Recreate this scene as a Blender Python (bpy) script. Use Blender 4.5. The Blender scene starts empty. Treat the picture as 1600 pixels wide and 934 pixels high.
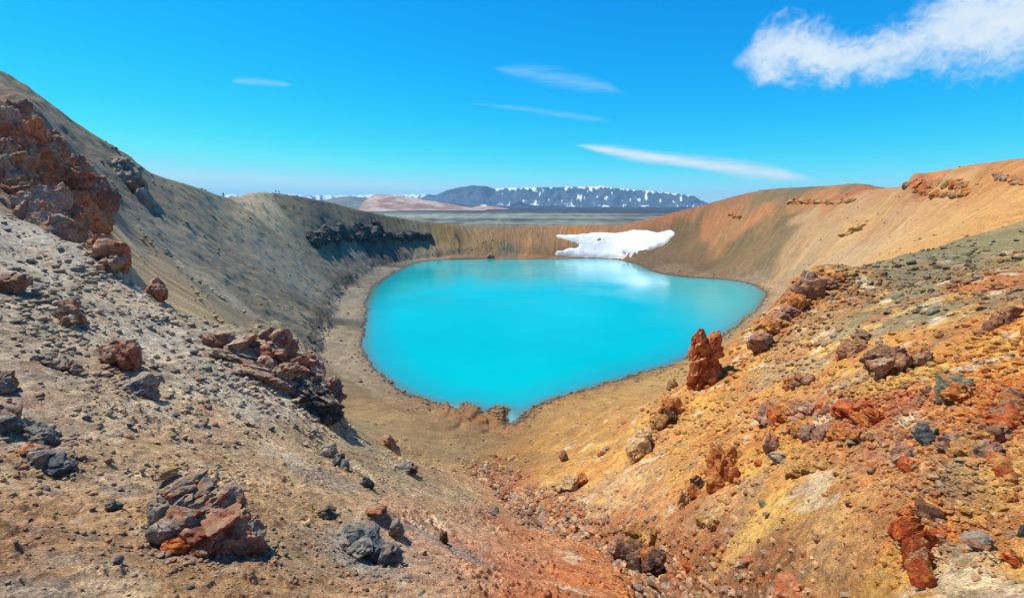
import bpy, bmesh, math, random, os
import numpy as np
R = math.radians
scene = bpy.context.scene
COL = scene.collection

# ------------------------------------------------------------------ camera
EYE = 40.0                      # eye height above the lake, metres
F = 760.0                       # focal length in pixels of a 1600 px wide picture
PITCH = R(11.1)
cd = bpy.data.cameras.new("camera"); cam = bpy.data.objects.new("camera", cd); COL.objects.link(cam)
cd.sensor_width = 36.0; cd.lens = 36.0 * F / 1600.0
cd.clip_start = 0.1; cd.clip_end = 120000
cam.location = (0, 0, EYE); cam.rotation_euler = (math.pi / 2 - PITCH, 0, 0)
scene.camera = cam

# ------------------------------------------------------------------ sky, sun, exposure
SUN_DIR = np.array([-0.53, 0.24, 0.99]); SUN_DIR /= np.linalg.norm(SUN_DIR)
sun_elev = math.asin(SUN_DIR[2]); sun_az = math.atan2(SUN_DIR[0], SUN_DIR[1])
world = bpy.data.worlds.new("World"); scene.world = world; world.use_nodes = True
wn = world.node_tree; wn.nodes.clear()
def W(t, **k):
    n = wn.nodes.new(t)
    for a, b in k.items(): setattr(n, a, b)
    return n
wo = W("ShaderNodeOutputWorld"); bg = W("ShaderNodeBackground"); sky = W("ShaderNodeTexSky")
sky.sky_type = 'NISHITA'; sky.sun_disc = False
sky.sun_elevation = sun_elev; sky.sun_rotation = sun_az
sky.altitude = 600; sky.air_density = 1.0; sky.dust_density = 0.2; sky.ozone_density = 3.0
# the air of the place: deep cyan-blue overhead, pale towards the horizon and the sun (a per-channel curve on the sky's colour)
EXPO = 0.38; K = 0.12 * 2 ** EXPO
def wmath(op, a, b=0.0, c=None, clamp=False):
    q = W("ShaderNodeMath", operation=op, use_clamp=clamp)
    for i, v in enumerate((a, b) if c is None else (a, b, c)):
        if hasattr(v, 'is_output'): wn.links.new(v, q.inputs[i])
        else: q.inputs[i].default_value = v
    return q.outputs[0]
sepc = W("ShaderNodeSeparateColor"); wn.links.new(sky.outputs[0], sepc.inputs[0])
combc = W("ShaderNodeCombineColor")
for i, (gain, pw, top) in enumerate(((.50, 4.2, .50), (.85, 1.08, .88), (1.06, .6, 1.0))):
    v = wmath('MULTIPLY', sepc.outputs[i], K)
    v = wmath('MULTIPLY', wmath('POWER', v, pw), gain)
    v = wmath('DIVIDE', wmath('MINIMUM', v, top), K)
    wn.links.new(v, combc.inputs[i])
skyc = combc.outputs[0]
# clouds, laid out by compass direction and height above the horizon
tc = W("ShaderNodeTexCoord"); sx = W("ShaderNodeSeparateXYZ"); wn.links.new(tc.outputs['Generated'], sx.inputs[0])
dx_, dy_, dz_ = sx.outputs
w_az = wmath('ARCTAN2', dx_, dy_)
w_t = wmath('DIVIDE', dz_, wmath('SQRT', wmath('ADD', wmath('MULTIPLY', dx_, dx_), wmath('MULTIPLY', dy_, dy_))))
def pix0(px, py):
    x = (px - 800) / F; y = (467 - py) / F; c, s = math.cos(PITCH), math.sin(PITCH)
    return math.atan2(x, c + y * s), (y * c - s) / math.hypot(x, c + y * s)
def wnoise(sa, st, scale, detail, rough, off, dist=0.0):
    cx = W("ShaderNodeCombineXYZ"); wn.links.new(wmath('MULTIPLY', w_az, sa), cx.inputs[0]); wn.links.new(wmath('MULTIPLY', w_t, st), cx.inputs[1]); cx.inputs[2].default_value = off
    q = W("ShaderNodeTexNoise"); wn.links.new(cx.outputs[0], q.inputs[0]); q.inputs['Scale'].default_value = scale
    q.inputs['Detail'].default_value = detail; q.inputs['Roughness'].default_value = rough; q.inputs['Distortion'].default_value = dist
    return q.outputs[0]
def cloud(pts, alpha, colour, soft, amp, noises):
    """pts: (x, y, half height) along the cloud's middle"""
    global skyc
    P_ = [(pix0(x, y), hw / F) for x, y, hw in pts]
    a0, a1 = P_[0][0][0], P_[-1][0][0]
    u = wmath('DIVIDE', wmath('SUBTRACT', w_az, a0), a1 - a0, clamp=True)
    def curve(vals, lo, hi):
        q = W("ShaderNodeFloatCurve"); wn.links.new(u, q.inputs[1]); c = q.mapping.curves[0]
        for k, ((p, _), v) in enumerate(zip(P_, vals)):
            x_ = (p[0] - a0) / (a1 - a0); y_ = (v - lo) / (hi - lo)
            if k == 0: c.points[0].location = (x_, y_)
            elif k == len(P_) - 1: c.points[-1].location = (x_, y_)
            else: c.points.new(x_, y_)
        q.mapping.update()
        return wmath('MULTIPLY_ADD', q.outputs[0], hi - lo, lo)
    ts = [p[1] for p, _ in P_]; hs = [h for _, h in P_]
    ctr = curve(ts, min(ts) - 1e-3, max(ts) + 1e-3); half = curve(hs, 0.0, max(hs) + 1e-3)
    nz = None
    for (w_, args) in noises:
        t_ = wmath('MULTIPLY', wmath('SUBTRACT', wnoise(*args), .5), w_); nz = t_ if nz is None else wmath('ADD', nz, t_)
    d_ = wmath('DIVIDE', wmath('ABSOLUTE', wmath('SUBTRACT', w_t, ctr)), wmath('MAXIMUM', half, 1e-4))
    d_ = wmath('ADD', d_, wmath('MULTIPLY', nz, amp))
    q = W("ShaderNodeMapRange", interpolation_type='SMOOTHERSTEP'); wn.links.new(d_, q.inputs[0])
    q.inputs[1].default_value = 1.0 + soft * .45; q.inputs[2].default_value = 1.0 - soft * 1.15; q.inputs[3].default_value = 0; q.inputs[4].default_value = alpha
    inside = wmath('MULTIPLY', wmath('MULTIPLY', u, 11.0, clamp=True), wmath('MULTIPLY', wmath('SUBTRACT', 1.0, u), 8.0, clamp=True))
    fac = wmath('MULTIPLY', q.outputs[0], inside)
    fac = wmath('MULTIPLY', fac, wmath('MULTIPLY_ADD', wnoise(1, 1.6, 16, 7, .62, 9.1), .7, .62), clamp=True)
    mx = W("ShaderNodeMix", data_type='RGBA'); wn.links.new(fac, mx.inputs[0]); wn.links.new(skyc, mx.inputs[6])
    mx.inputs[7].default_value = tuple(c / K for c in colour) + (1,); skyc = mx.outputs[2]
cloud([(1140,100,2),(1165,94,16),(1195,86,32),(1235,80,38),(1275,84,37),(1320,96,25),(1370,88,28),(1420,70,32),(1480,42,42),(1540,22,56),(1620,22,46),(1760,0,36)], .95, (.78,.89,.97), 1.0, 1.45,
      [(1.5, (1, 1.3, 14, 9, .62, 2.0, .6)), (.9, (1, 1.0, 60, 6, .65, 4.0, .8))])
cloud([(895,226,0),(930,232,5),(1000,243,9),(1060,251,8),(1120,260,9),(1180,268,10),(1240,276,7),(1282,283,0)], .98, (.80,.90,.98), 1.25, .9,
      [(1.3, (1, 9, 9, 6, .55, 7.0)), (1.1, (3, 60, 5, 8, .65, 7.3, .4))])
cloud([(1030,236,0),(1080,243,3),(1140,251,4),(1215,258,0)], .4, (.5,.72,.92), 1.5, 1.0, [(1.4, (1, 9, 9, 6, .55, 8.0)), (1.2, (3, 60, 5, 8, .65, 8.3, .4))])
cloud([(765,106,0),(820,113,9),(880,124,12),(930,134,9),(980,146,0)], .42, (.42,.74,1.0), 1.7, 1.2, [(1.6, (1, 7, 10, 7, .6, 5.0)), (1.6, (3, 50, 5, 8, .68, 5.3, .5))])
cloud([(720,161,0),(800,168,3),(870,178,5),(960,190,0)], .30, (.45,.76,1.0), 1.7, 1.2, [(1.4, (1, 8, 10, 7, .6, 6.0)), (1.6, (3, 50, 5, 8, .68, 6.3, .5))])
cloud([(360,126,0),(395,128,5),(430,131,4),(460,133,0)], .5, (.42,.74,.98), 1.5, .9, [(1.4, (1, 8, 12, 6, .6, 6.5)), (1.3, (3, 60, 6, 8, .65, 6.9, .4))])
wn.links.new(skyc, bg.inputs[0])
bg.inputs[1].default_value = 0.12
wn.links.new(bg.outputs[0], wo.inputs[0])
sl = bpy.data.lights.new("sun", 'SUN'); so = bpy.data.objects.new("sun", sl); COL.objects.link(so)
sl.energy = 5.0; sl.angle = R(0.53); sl.color = (1.0, 0.95, 0.87)
so.rotation_euler = (math.pi / 2 - sun_elev, 0, -sun_az + math.pi)
scene.view_settings.view_transform = 'Standard'; scene.view_settings.look = 'None'
scene.view_settings.exposure = EXPO; scene.view_settings.gamma = 1
scene.render.engine = 'CYCLES'
scene.cycles.use_denoising = True
try: scene.cycles.denoiser = 'OPENIMAGEDENOISE'
except Exception: pass
scene.cycles.max_bounces = 5; scene.cycles.diffuse_bounces = 3; scene.cycles.volume_bounces = 0
scene.cycles.transparent_max_bounces = 8
scene.cycles.use_adaptive_sampling = False

# ------------------------------------------------------------------ numeric helpers
rng = np.random.default_rng(7)
_perm = np.random.default_rng(3).permutation(65536).astype(np.int64)
def _h(i, j, k):
    return _perm[(_perm[(_perm[i & 65535] + j) & 65535] + k) & 65535]
_ga = np.random.default_rng(5).normal(size=(256, 3)); _ga /= np.linalg.norm(_ga, axis=1)[:, None]
def noise3(x, y, z):
    xi, yi, zi = np.floor(x).astype(np.int64), np.floor(y).astype(np.int64), np.floor(z).astype(np.int64)
    xf, yf, zf = x - xi, y - yi, z - zi
    u, v, w = [t * t * t * (t * (t * 6 - 15) + 10) for t in (xf, yf, zf)]
    def g(a, b, c):
        q = _ga[_h(xi + a, yi + b, zi + c) & 255]
        return q[..., 0] * (xf - a) + q[..., 1] * (yf - b) + q[..., 2] * (zf - c)
    x00 = g(0, 0, 0) * (1 - u) + g(1, 0, 0) * u; x10 = g(0, 1, 0) * (1 - u) + g(1, 1, 0) * u
    x01 = g(0, 0, 1) * (1 - u) + g(1, 0, 1) * u; x11 = g(0, 1, 1) * (1 - u) + g(1, 1, 1) * u
    return ((x00 * (1 - v) + x10 * v) * (1 - w) + (x01 * (1 - v) + x11 * v) * w) * 1.5
def noise2(x, y, s=0.0):
    x, y = x * .8 - y * .6 + 37.7 + s * 11.3, x * .6 + y * .8 + 91.3 - s * 7.9
    xi, yi = np.floor(x).astype(np.int64), np.floor(y).astype(np.int64)
    xf, yf = x - xi, y - yi
    u, v = [t * t * t * (t * (t * 6 - 15) + 10) for t in (xf, yf)]
    k = int(s)
    def g(a, b):
        an = _h(xi + a, yi + b, k) * (2 * math.pi / 65536)
        return np.cos(an) * (xf - a) + np.sin(an) * (yf - b)
    return ((g(0, 0) * (1 - u) + g(1, 0) * u) * (1 - v) + (g(0, 1) * (1 - u) + g(1, 1) * u) * v) * 1.45
def fbm2(x, y, o=4, s=0):
    r = 0; a = 1.0; f = 1.0
    for k in range(o):
        r = r + a * noise2(x * f + 17.3 * k, y * f - 9.1 * k, s + k); a *= .5; f *= 2.03
    return r
def smooth(a, b, x):
    t = np.clip((x - a) / (b - a), 0, 1); return t * t * (3 - 2 * t)
def srgb(r, g, b):
    c = np.array([r, g, b], float) / 255
    return np.where(c <= .04045, c / 12.92, ((c + .055) / 1.055) ** 2.4)
cp, sp_ = math.cos(PITCH), math.sin(PITCH)
def pix(px, py):
    """azimuth and slope (height per metre of horizontal distance) of the sight line through a picture point"""
    x = (px - 800) / F; y = (467 - py) / F
    fw = cp + y * sp_; up = y * cp - sp_
    return np.arctan2(x, fw), up / np.hypot(x, fw)
def at(px, py, r):
    a, t = pix(px, py); return np.array([r * np.sin(a), r * np.cos(a), EYE + t * r])

# ------------------------------------------------------------------ terrain control points  (picture x, y, distance)
G = []
def P(*pts): G.extend(pts)
P((0,934,8),(300,934,7.6),(600,934,7.6),(820,934,7.8),(1000,934,10.5),(1150,934,12.2),(1350,934,10.5),(1600,934,8.5))
P((0,800,11),(160,800,10.8),(320,800,10.8),(480,810,11),(600,800,12.5),(700,850,12),(770,800,19),(900,850,16.5))
P((0,700,15),(150,700,14.8),(300,720,15),(450,740,16),(600,745,20),(700,760,26))
P((0,600,20),(150,610,20),(300,650,20),(420,650,22),(500,700,22))
P((0,500,28),(120,520,28),(230,570,27),(0,440,36),(90,450,37))
P((0,385,44),(60,400,44),(200,500,31),(330,570,26))
# crest of the left foreground slope, and the ground that drops away behind it
crestL = [(0,332,52),(60,350,50),(130,385,46),(200,440,41),(280,493,37),(340,520,34),(410,520,33),(470,560,32),(505,610,31),
          (535,660,31),(590,692,34),(640,712,36),(700,735,38),(755,750,42)]
P(*crestL)
for px, py, r in crestL[2:12]:
    P((px, py + 16, r * 1.22), (px, py + 14, r * 1.6))
# stream bed and gully
gully = [(1150,934,12.6),(1080,905,15.5),(1000,872,20),(930,840,25),(870,812,30),(822,785,37),(785,760,44),(768,735,52),(762,715,60)]
P(*gully)
# inner foreground slope right of the gully
P((1250,934,11.2),(1150,870,15),(1300,800,14),(1450,800,12.5),(1600,780,12.5),(1080,800,21),(1000,800,25),(940,770,32),
  (1600,680,16),(1450,700,17.5),(1300,700,19.5),(1180,720,23),(1080,730,27),(1000,740,31),(900,740,42),(850,700,58),
  (1600,600,21),(1480,600,24),(1380,590,29),(1300,620,27),(1200,640,31),(1120,660,34),(1030,670,40),(960,690,46),(920,670,58),(880,650,74),
  (1600,500,32),(1480,500,37),(1380,500,42),(1290,520,45),(1220,560,43),(1130,600,42),(1060,620,46),(1000,635,58),(950,630,70),
  (1600,430,46),(1500,430,52),(1400,450,56))
crestR = [(1600,343,92),(1520,368,84),(1440,397,76),(1370,415,70),(1310,424,66),(1262,435,63),(1225,465,59),(1185,505,55),
          (1150,540,51),(1110,575,48),(1070,602,50)]
P(*crestR)
for px, py, r in crestR[:10]:
    P((px, py + 11, r * 1.22), (px, py + 14, r * 1.5))
def shore(px, py, z, k=1.0):
    a, t = pix(px, py); P((px, py, (z - EYE) / t * k))
# beach and bench round the lake, z in metres
for px, py, z in [(1205,455,1.2),(1225,445,3),(1195,485,1.2),(1165,510,1.2),(1060,580,1.6),(990,600,2),(930,620,2.5),(860,650,3),
                  (820,672,3),(770,672,2.5),(700,660,2.5),(640,640,3),(590,615,3),(560,585,3),(545,540,3),(540,510,3.4),(560,470,3.2),
                  (590,432,2.6),(640,408,2),(700,400,2),(760,400,2),(830,400,2),(900,398,2.2),(1000,409,2),(1060,425,2.2),(1130,432,2.4),(1190,440,2.6),
                  (660,690,6),(600,665,6.5),(550,630,6.5),(735,700,4.6),
                  (525,545,4.5),(508,515,5),(522,480,5),(552,438,4.6),(600,412,4)]:
    shore(px, py, z)
# dark bank where the left scree meets the bench
for px, py, z in [(500,512,8),(516,478,8),(546,437,8),(596,408,7),(660,392,6.5),(720,386,7)]:
    shore(px, py, z)
# left crater wall
P((450,545,93),(480,590,82),(510,640,72),(570,672,64),(630,695,60),
  (400,510,97),(350,480,95),(450,480,120),(400,430,140),(470,430,165),(330,420,115),(300,440,93),(260,400,90),(350,370,150),(430,370,185),
  (240,350,118),(300,340,140),(200,370,88),(180,320,102),(500,400,200),(390,335,172),(460,335,218),(540,345,272),
  (150,390,66),(210,445,62),(270,480,60))
P((0,108,150),(50,140,150),(100,178,150),(150,212,150),(205,245,154),(240,272,160),(300,290,170),(348,307,178),(368,309,184),(400,301,203),
  (440,303,232),(470,307,250),(520,317,285),(560,328,315),(605,337,340),(650,345,358),(700,350,374),(760,354,388),(830,353,397),(900,353,400),(965,353,400),
  (1000,345,392),(1050,333,378),(1100,320,362),(1150,306,350),(1190,297,338),(1260,292,322),(1320,288,308),(1355,288,302),(1375,293,292),(1400,294,276),
  (1415,282,232),(1425,272,222),(1490,262,205),(1550,254,192),(1600,247,182))
# the ground falls away behind the rim
for px, py, r in [(0,108,150),(50,140,150),(100,178,150),(150,212,150),(205,245,154),(240,272,160),(300,290,170),(348,307,178),(400,301,203),(440,303,232),(470,307,250),(520,317,285),(560,328,315),(605,337,340),
                  (1050,333,378),(1100,320,362),(1150,306,350),(1190,297,338),(1260,292,322),(1320,288,308),(1355,288,302),(1400,294,276),(1425,272,222),(1490,262,205),(1550,254,192),(1600,247,182)]:
    P((px, py + 5, r * 1.14))
# left crag
P((0,165,86),(40,160,88),(90,195,92),(0,230,74),(50,240,76),(100,260,82),(0,300,62),(60,320,62),(110,345,62),(130,372,60),(100,200,118),(150,240,122),(60,150,130),(0,130,128),
  (180,260,130),(215,300,136))
# cliff band on the left wall and lower scree
P((485,366,222),(520,358,240),(565,355,272),(600,360,292),(500,384,219),(545,384,250),(590,385,272),(640,362,318),(660,374,322),(560,410,236),
  (530,440,205),(700,372,352),(760,372,366),(830,375,372),(880,380,374),(640,385,330),(740,386,352),(830,392,352))
# snow hollow and far right wall
P((900,372,378),(960,366,384),(1040,366,372),(940,385,362),(1000,385,355),(960,398,350),(1040,400,330),(1100,410,312),(1160,420,290),(1200,425,272),
  (1080,365,358),(1100,340,356),(1150,340,334),(1150,380,318),(1200,330,318),(1200,370,300),(1230,400,270),(1260,320,308),(1250,360,280),(1300,320,285),
  (1300,360,250),(1270,395,250),(1350,330,258),(1350,370,222),(1330,400,210),(1400,330,232),(1400,360,200),(1420,385,150),(1450,300,216),(1450,340,190),(1500,310,190),
  (1500,345,165),(1550,290,178),(1550,325,160),(1600,280,168),(1600,318,148),(1420,300,222))
# outside the frame: wings of the bowl, the shelf under the viewpoint
for a in range(-180, 180, 30):
    for r in (0.8, 2.5, 4.5):
        G.append(('a', R(a), {0.8: 38.1, 2.5: 37.3, 4.5: 35.3 if abs(a) < 70 else 36.6}[r], r))
for a, r, z in [(-90,8,36.5),(-90,30,42),(-75,60,48),(-75,120,62),(-90,150,80),(-120,20,44),(-120,80,66),(-60,200,66),(-180,10,40),(-180,40,46),(150,20,42),(-150,20,43),
                (120,20,42),(90,8,36.5),(90,30,40),(75,60,40),(90,120,44),(75,180,46),(60,260,42),(120,80,56),(180,120,56),(-150,120,66),(150,100,56),(-90,300,75),(90,300,58),
                (-45,260,44),(-35,260,38),(-25,320,28),(-15,430,20),(0,480,10),(12,480,10),(20,470,20),(28,460,34),(36,420,40),(44,340,44),(-55,260,62),(-5,560,0),(-35,500,10),(15,620,-2),(45,560,25),(-60,500,30)]:
    G.append(('a', R(a), z, r))
cA, cT, cL = [], [], []
for g in G:
    if g[0] == 'a' and isinstance(g[0], str):
        cA.append(g[1]); cT.append((g[2] - EYE) / g[3]); cL.append(math.log(g[3]))
    else:
        a, t = pix(g[0], g[1]); cA.append(a); cT.append(t); cL.append(math.log(g[2]))
cA, cT, cL = map(np.array, (cA, cT, cL))
def kern(a1, l1, a2, l2):
    da = a1[:, None] - a2[None, :]; da = (da + math.pi) % (2 * math.pi) - math.pi
    return np.sqrt(da * da * 1.6 + (l1[:, None] - l2[None, :]) ** 2 + 2e-4)
n = len(cA)
A = np.zeros((n + 1, n + 1)); A[:n, :n] = kern(cA, cL, cA, cL); A[:n, :n] -= np.eye(n) * 0.0012
A[:n, n] = 1; A[n, :n] = 1
sol = np.linalg.lstsq(A, np.concatenate([cT, [0]]), rcond=None)[0]
def tps(a, l):
    out = np.empty(a.size)
    for i in range(0, a.size, 40000):
        out[i:i + 40000] = kern(a[i:i + 40000], l[i:i + 40000], cA, cL) @ sol[:n] + sol[n]
    return out

# ------------------------------------------------------------------ lake outline
LAKE_PX = [(640,413),(670,406.5),(740,404.5),(800,405),(870,404.5),(930,403.5),(962,405),(985,410),(1010,420),(1030,428),(1080,434),(1140,437),(1180,445),
           (1197,458),(1190,475),(1165,498),(1132,520),(1090,548),(1050,568),(990,585),(940,600),(900,612),(865,622),(835,634),(815,645),(803,660),(788,664),
           (793,648),(797,638),(784,636),(768,638),(760,650),(752,640),(738,631),(718,631),(711,644),(700,632),(672,625),(640,615),(608,596),(582,573),(567,545),
           (571,520),(573,480),(579,455),(600,435)]
def z0(px, py, z=0.0):
    a, t = pix(px, py); r = (z - EYE) / t; return (r * math.sin(a), r * math.cos(a))
LK = np.array([z0(*p) for p in LAKE_PX])
def chaikin(p, k=1):
    for _ in range(k):
        q = np.roll(p, -1, 0); p = np.stack([.75 * p + .25 * q, .25 * p + .75 * q], 1).reshape(-1, 2)
    return p
LKs = chaikin(LK, 2)
LC = np.array([LKs[:, 0].mean(), LKs[:, 1].mean()])
LC = np.array([10.0, 215.0])
def sdist(x, y, poly):
    best = np.full(x.shape, 1e9); ins = np.zeros(x.shape, bool)
    for k in range(len(poly)):
        a = poly[k]; b = poly[(k + 1) % len(poly)]
        ex, ey = b - a; wx, wy = x - a[0], y - a[1]
        t = np.clip((wx * ex + wy * ey) / (ex * ex + ey * ey + 1e-12), 0, 1)
        best = np.minimum(best, (wx - t * ex) ** 2 + (wy - t * ey) ** 2)
        c = (a[1] > y) != (b[1] > y)
        ins ^= c & (x < (b[0] - a[0]) * (y - a[1]) / (b[1] - a[1] + 1e-12) + a[0])
    d = np.sqrt(best); return np.where(ins, -d, d)

# ------------------------------------------------------------------ polar terrain grid
az = np.concatenate([np.linspace(-180, -62, 60)[:-1], np.linspace(-62, 62, 1000), np.linspace(62, 180, 60)[1:]]) * math.pi / 180
lr = np.concatenate([np.linspace(math.log(.4), math.log(5), 40)[:-1], np.linspace(math.log(5), math.log(440), 1150),
                     np.linspace(math.log(440), math.log(12000), 150)[1:], np.linspace(math.log(12000), math.log(18300), 6)[1:]])
NA, NR = len(az), len(lr)
AZ, LR = np.meshgrid(az, lr, indexing='ij'); RR = np.exp(LR)
X = RR * np.sin(AZ); Y = RR * np.cos(AZ)
cols = np.arange(NA)
nearmask = lr <= math.log(700)
nn = nearmask.sum()
# coarse evaluate then refine (the surface is smooth between control points)
az_c = az[::2] if NA % 2 else np.append(az[::2], az[-1]); lr_c = lr[:nn:2] if nn % 2 else np.append(lr[:nn:2], lr[nn - 1])
Tc = tps(np.repeat(az_c, len(lr_c)), np.tile(lr_c, len(az_c))).reshape(len(az_c), len(lr_c))
T1 = np.empty((len(az_c), nn))
for i in range(len(az_c)): T1[i] = np.interp(lr[:nn], lr_c, Tc[i])
T = np.empty((NA, nn))
for j in range(nn): T[:, j] = np.interp(az, az_c, T1[:, j])
Z = np.full((NA, NR), -14.0)
Z[:, :nn] = EYE + T * RR[:, :nn]
wpl = smooth(math.log(430), math.log(690), LR)
Z = Z * (1 - wpl) + (-14.0) * wpl
Z[:, nn:] = -14.0
SD = np.full(X.shape, 1e4)
band = (RR < 440) & (RR > 50) & (np.abs(AZ) < R(62))
SD[band] = sdist(X[band], Y[band], LKs)
# level of the shore: the ground meets the water at the lake's outline
wob = fbm2(X[band] / 3.0, Y[band] / 3.0, 3, 21) * 0.8 + fbm2(X[band] / 14, Y[band] / 14, 2, 22) * 1.0
d = SD[band] + wob
SD2 = SD.copy(); SD2[band] = d
zb = np.where(d > 0, 0.05 + 0.13 * np.minimum(d, 5) + 0.02 * np.maximum(d - 5, 0), np.maximum(0.25 * d, -2))
ww = smooth(3, 13, d)
lfb = smooth(-.02, -.10, AZ[band]) * smooth(92, 112, RR[band]); capd = np.maximum(d - 10.5 - 1.5 * fbm2(X[band] / 9, Y[band] / 9, 3, 23) * smooth(22, 12, d), 0)
cap = 1.0 + .10 * np.maximum(d, 0) + capd * .80 + .0012 * capd ** 2; zt = Z[band]; Z[band] = np.where((d > 0) & (lfb > 0), zt - np.maximum(zt - cap, 0) * lfb, zt)
Z[band] = zb * (1 - ww) + np.maximum(Z[band], 0.3 + 0.05 * d) * ww

# masks in the sheet's own polar plane: (picture x, y, r, spread az (px), spread ln r, strength)
def blob(px, py, r, sa, sl_, w=1.0, rot=0.0):
    a, t = pix(px, py)
    da = (AZ - a) / (sa / F); dl = (LR - math.log(r)) / sl_
    return w * np.exp(-(da * da + dl * dl))
CRAG = np.zeros(X.shape)
for b in [(20,230,78,55,.13,1.0),(70,290,72,50,.14,1.0),(110,350,63,30,.08,.7),(20,320,62,40,.06,.5),(190,275,138,22,.06,.5),(150,300,112,20,.1,.3),
          (400,540,33,80,.10,.55),(490,590,31,35,.08,.6),(535,370,245,40,.05,.22),(600,368,284,45,.04,.2),(655,370,320,25,.03,.16),
          (1450,290,212,60,.03,.35),(1290,318,296,60,.02,.2),(1345,360,235,40,.05,.25),(1165,335,325,40,.03,.1),
          (1250,460,61,35,.06,.5),(1200,510,55,30,.06,.4),(1290,650,26,90,.08,.30),(1430,830,12.5,50,.18,.22),(1000,880,17.5,45,.13,.3),
          (1560,560,24,60,.12,.25),(1480,600,24,60,.1,.2),(1420,690,19,190,.34,.13),(1250,620,32,120,.16,.13),(60,650,18,90,.2,.10),(1370,570,31,50,.07,.3),(1050,640,43,25,.07,.4),(1000,690,38,22,.05,.3),(1120,735,26,28,.06,.3),
          (320,800,11,70,.08,.12),(90,700,15,50,.06,.15),(590,860,11.5,40,.06,.15)]:
    CRAG = np.maximum(CRAG, blob(*b))
CRAG *= np.clip(0.75 + 0.7 * fbm2(X / 9, Y / 9, 3, 5), 0, 1.4)
# bowl coordinates: around the lake and down the slope
TH = np.arctan2(X - LC[0], Y - LC[1]); RB = np.hypot(X - LC[0], Y - LC[1])
FU = TH * 170.0; FV = RB
steep = smooth(2, 8, Z) * smooth(420, 380, RR) * smooth(55, 75, RR)
# shade the bare form would carry under this sun: used to turn colours as seen back into reflectance
gz_r = np.gradient(Z, axis=1) / np.gradient(RR, axis=1); gz_a = np.gradient(Z, axis=0) / (np.gradient(AZ, axis=0) * RR)
nx = -(gz_r * np.sin(AZ) + gz_a * np.cos(AZ)); ny = -(gz_r * np.cos(AZ) - gz_a * np.sin(AZ))
SHADE = (nx * SUN_DIR[0] + ny * SUN_DIR[1] + SUN_DIR[2]) / np.sqrt(nx * nx + ny * ny + 1)
SHADE = np.clip(.22 + .78 * SHADE / .85, .42, 1.15)
cell = RR * 0.0032
D = np.zeros(X.shape)
def octave(lam, amp, s, m=1.0, ridged=False):
    w = smooth(0.8, 2.0, lam / cell)
    sel = w > 0
    if np.ndim(m): sel &= (m > 0.01)
    v = noise2(X[sel] / lam, Y[sel] / lam, s)
    if ridged: v = 0.5 - np.abs(v) * 1.6
    D[sel] += v * amp * w[sel] * (m[sel] if np.ndim(m) else m)
dry = smooth(0.0, 3.0, SD2)
farm = smooth(440, 420, RR)
near = smooth(0.5, 5, RR)
WL = 1 - .93 * smooth(-.05, -.2, AZ) * smooth(2, 6, Z) * smooth(58, 76, RR)
for lam, amp, s in [(23, .55, 31), (11, .4, 32), (5.2, .26, 33), (2.4, .14, 34), (1.15, .085, 35), (.55, .05, 36), (.27, .028, 37), (.13, .014, 38), (.07, .007, 39)]:
    big = lam > 3
    octave(lam, amp, s, dry * farm * near * WL * (smooth(10, 40, RR) if big else 1.0))
for lam, amp, s in [(9, 3.2, 41), (4.5, 2.0, 42), (2.2, 1.25, 43), (1.1, .7, 44), (.5, .33, 45), (.25, .15, 46), (.12, .07, 47)]:
    octave(lam, amp, s, CRAG * dry, True)
# clods: sharp little lumps in the near soil
m = smooth(34, 16, RR) * near
sel = m > 0
v = noise2(X[sel] / .22, Y[sel] / .22, 61) + .6 * noise2(X[sel] / .11, Y[sel] / .11, 62)
pm = smooth(-.25, .5, fbm2(X[sel] / 2.5, Y[sel] / 2.5, 3, 63))
D[sel] += np.maximum(v - .15, 0) * .20 * m[sel] * pm
# flutes and runnels down the walls
sel = steep > 0
hgt = smooth(6, 30, Z[sel])
fl = noise2(FU[sel] / 5.5 + .4 * noise2(FU[sel] / 9, FV[sel] / 30, 71), FV[sel] / 60, 72)
fl2 = noise2(FU[sel] / 2.3, FV[sel] / 70, 73)
rf = smooth(.18, .32, AZ[sel]); lf = smooth(-.12, -.30, AZ[sel])          # the left wall is smooth scree, the far one is runnelled
fl3 = noise2(FU[sel] / 1.5, FV[sel] / 90, 74)
D[sel] += steep[sel] * (np.abs(fl) * -(1.05 * (1 - lf) + .06 * lf) * (1 - .75 * rf) * hgt + fl2 * (.3 - .26 * lf - .15 * rf) + fl3 * (.07 - .045 * lf))
Z += D
PL = smooth(600, 1500, RR)
Z += PL * (noise2(X / 900, Y / 260, 81) * 5 + noise2(X / 160, Y / 90, 82) * 1.6)
# stream channel cut
Gp = np.array([at(*g)[:2] for g in gully])
selS = (RR < 90) & (RR > 9) & (np.abs(AZ) < R(45))
ds = np.full(X.shape, 1e3); xs, ys = X[selS], Y[selS]; best = np.full(xs.shape, 1e9)
for k in range(len(Gp) - 1):
    a, b = Gp[k], Gp[k + 1]; e = b - a; t = np.clip(((xs - a[0]) * e[0] + (ys - a[1]) * e[1]) / (e @ e), 0, 1)
    best = np.minimum(best, np.hypot(xs - a[0] - t * e[0], ys - a[1] - t * e[1]))
ds[selS] = best
STREAM = []
_prev = None
for g in [(1290,960,10.4),(1215,934,11.6),(1150,905,14),(1080,880,17),(1010,845,21.5),(940,820,26),(895,800,30),(850,788,35)]:
    j_ = np.searchsorted(lr, math.log(g[2])); a_ = pix(g[0], g[1])[0]; c_ = np.abs(az - a_) < R(14)
    zz_ = np.convolve(Z[:, j_], np.ones(25) / 25, 'same') + 2.2 * (az - a_) ** 2 * g[2]
    i_ = np.nonzero(c_)[0][zz_[c_].argmin()]; STREAM.append((g[2] * math.sin(az[i_]), g[2] * math.cos(az[i_])))
Sp_ = np.array(STREAM); best2 = np.full(xs.shape, 1e9)
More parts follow.
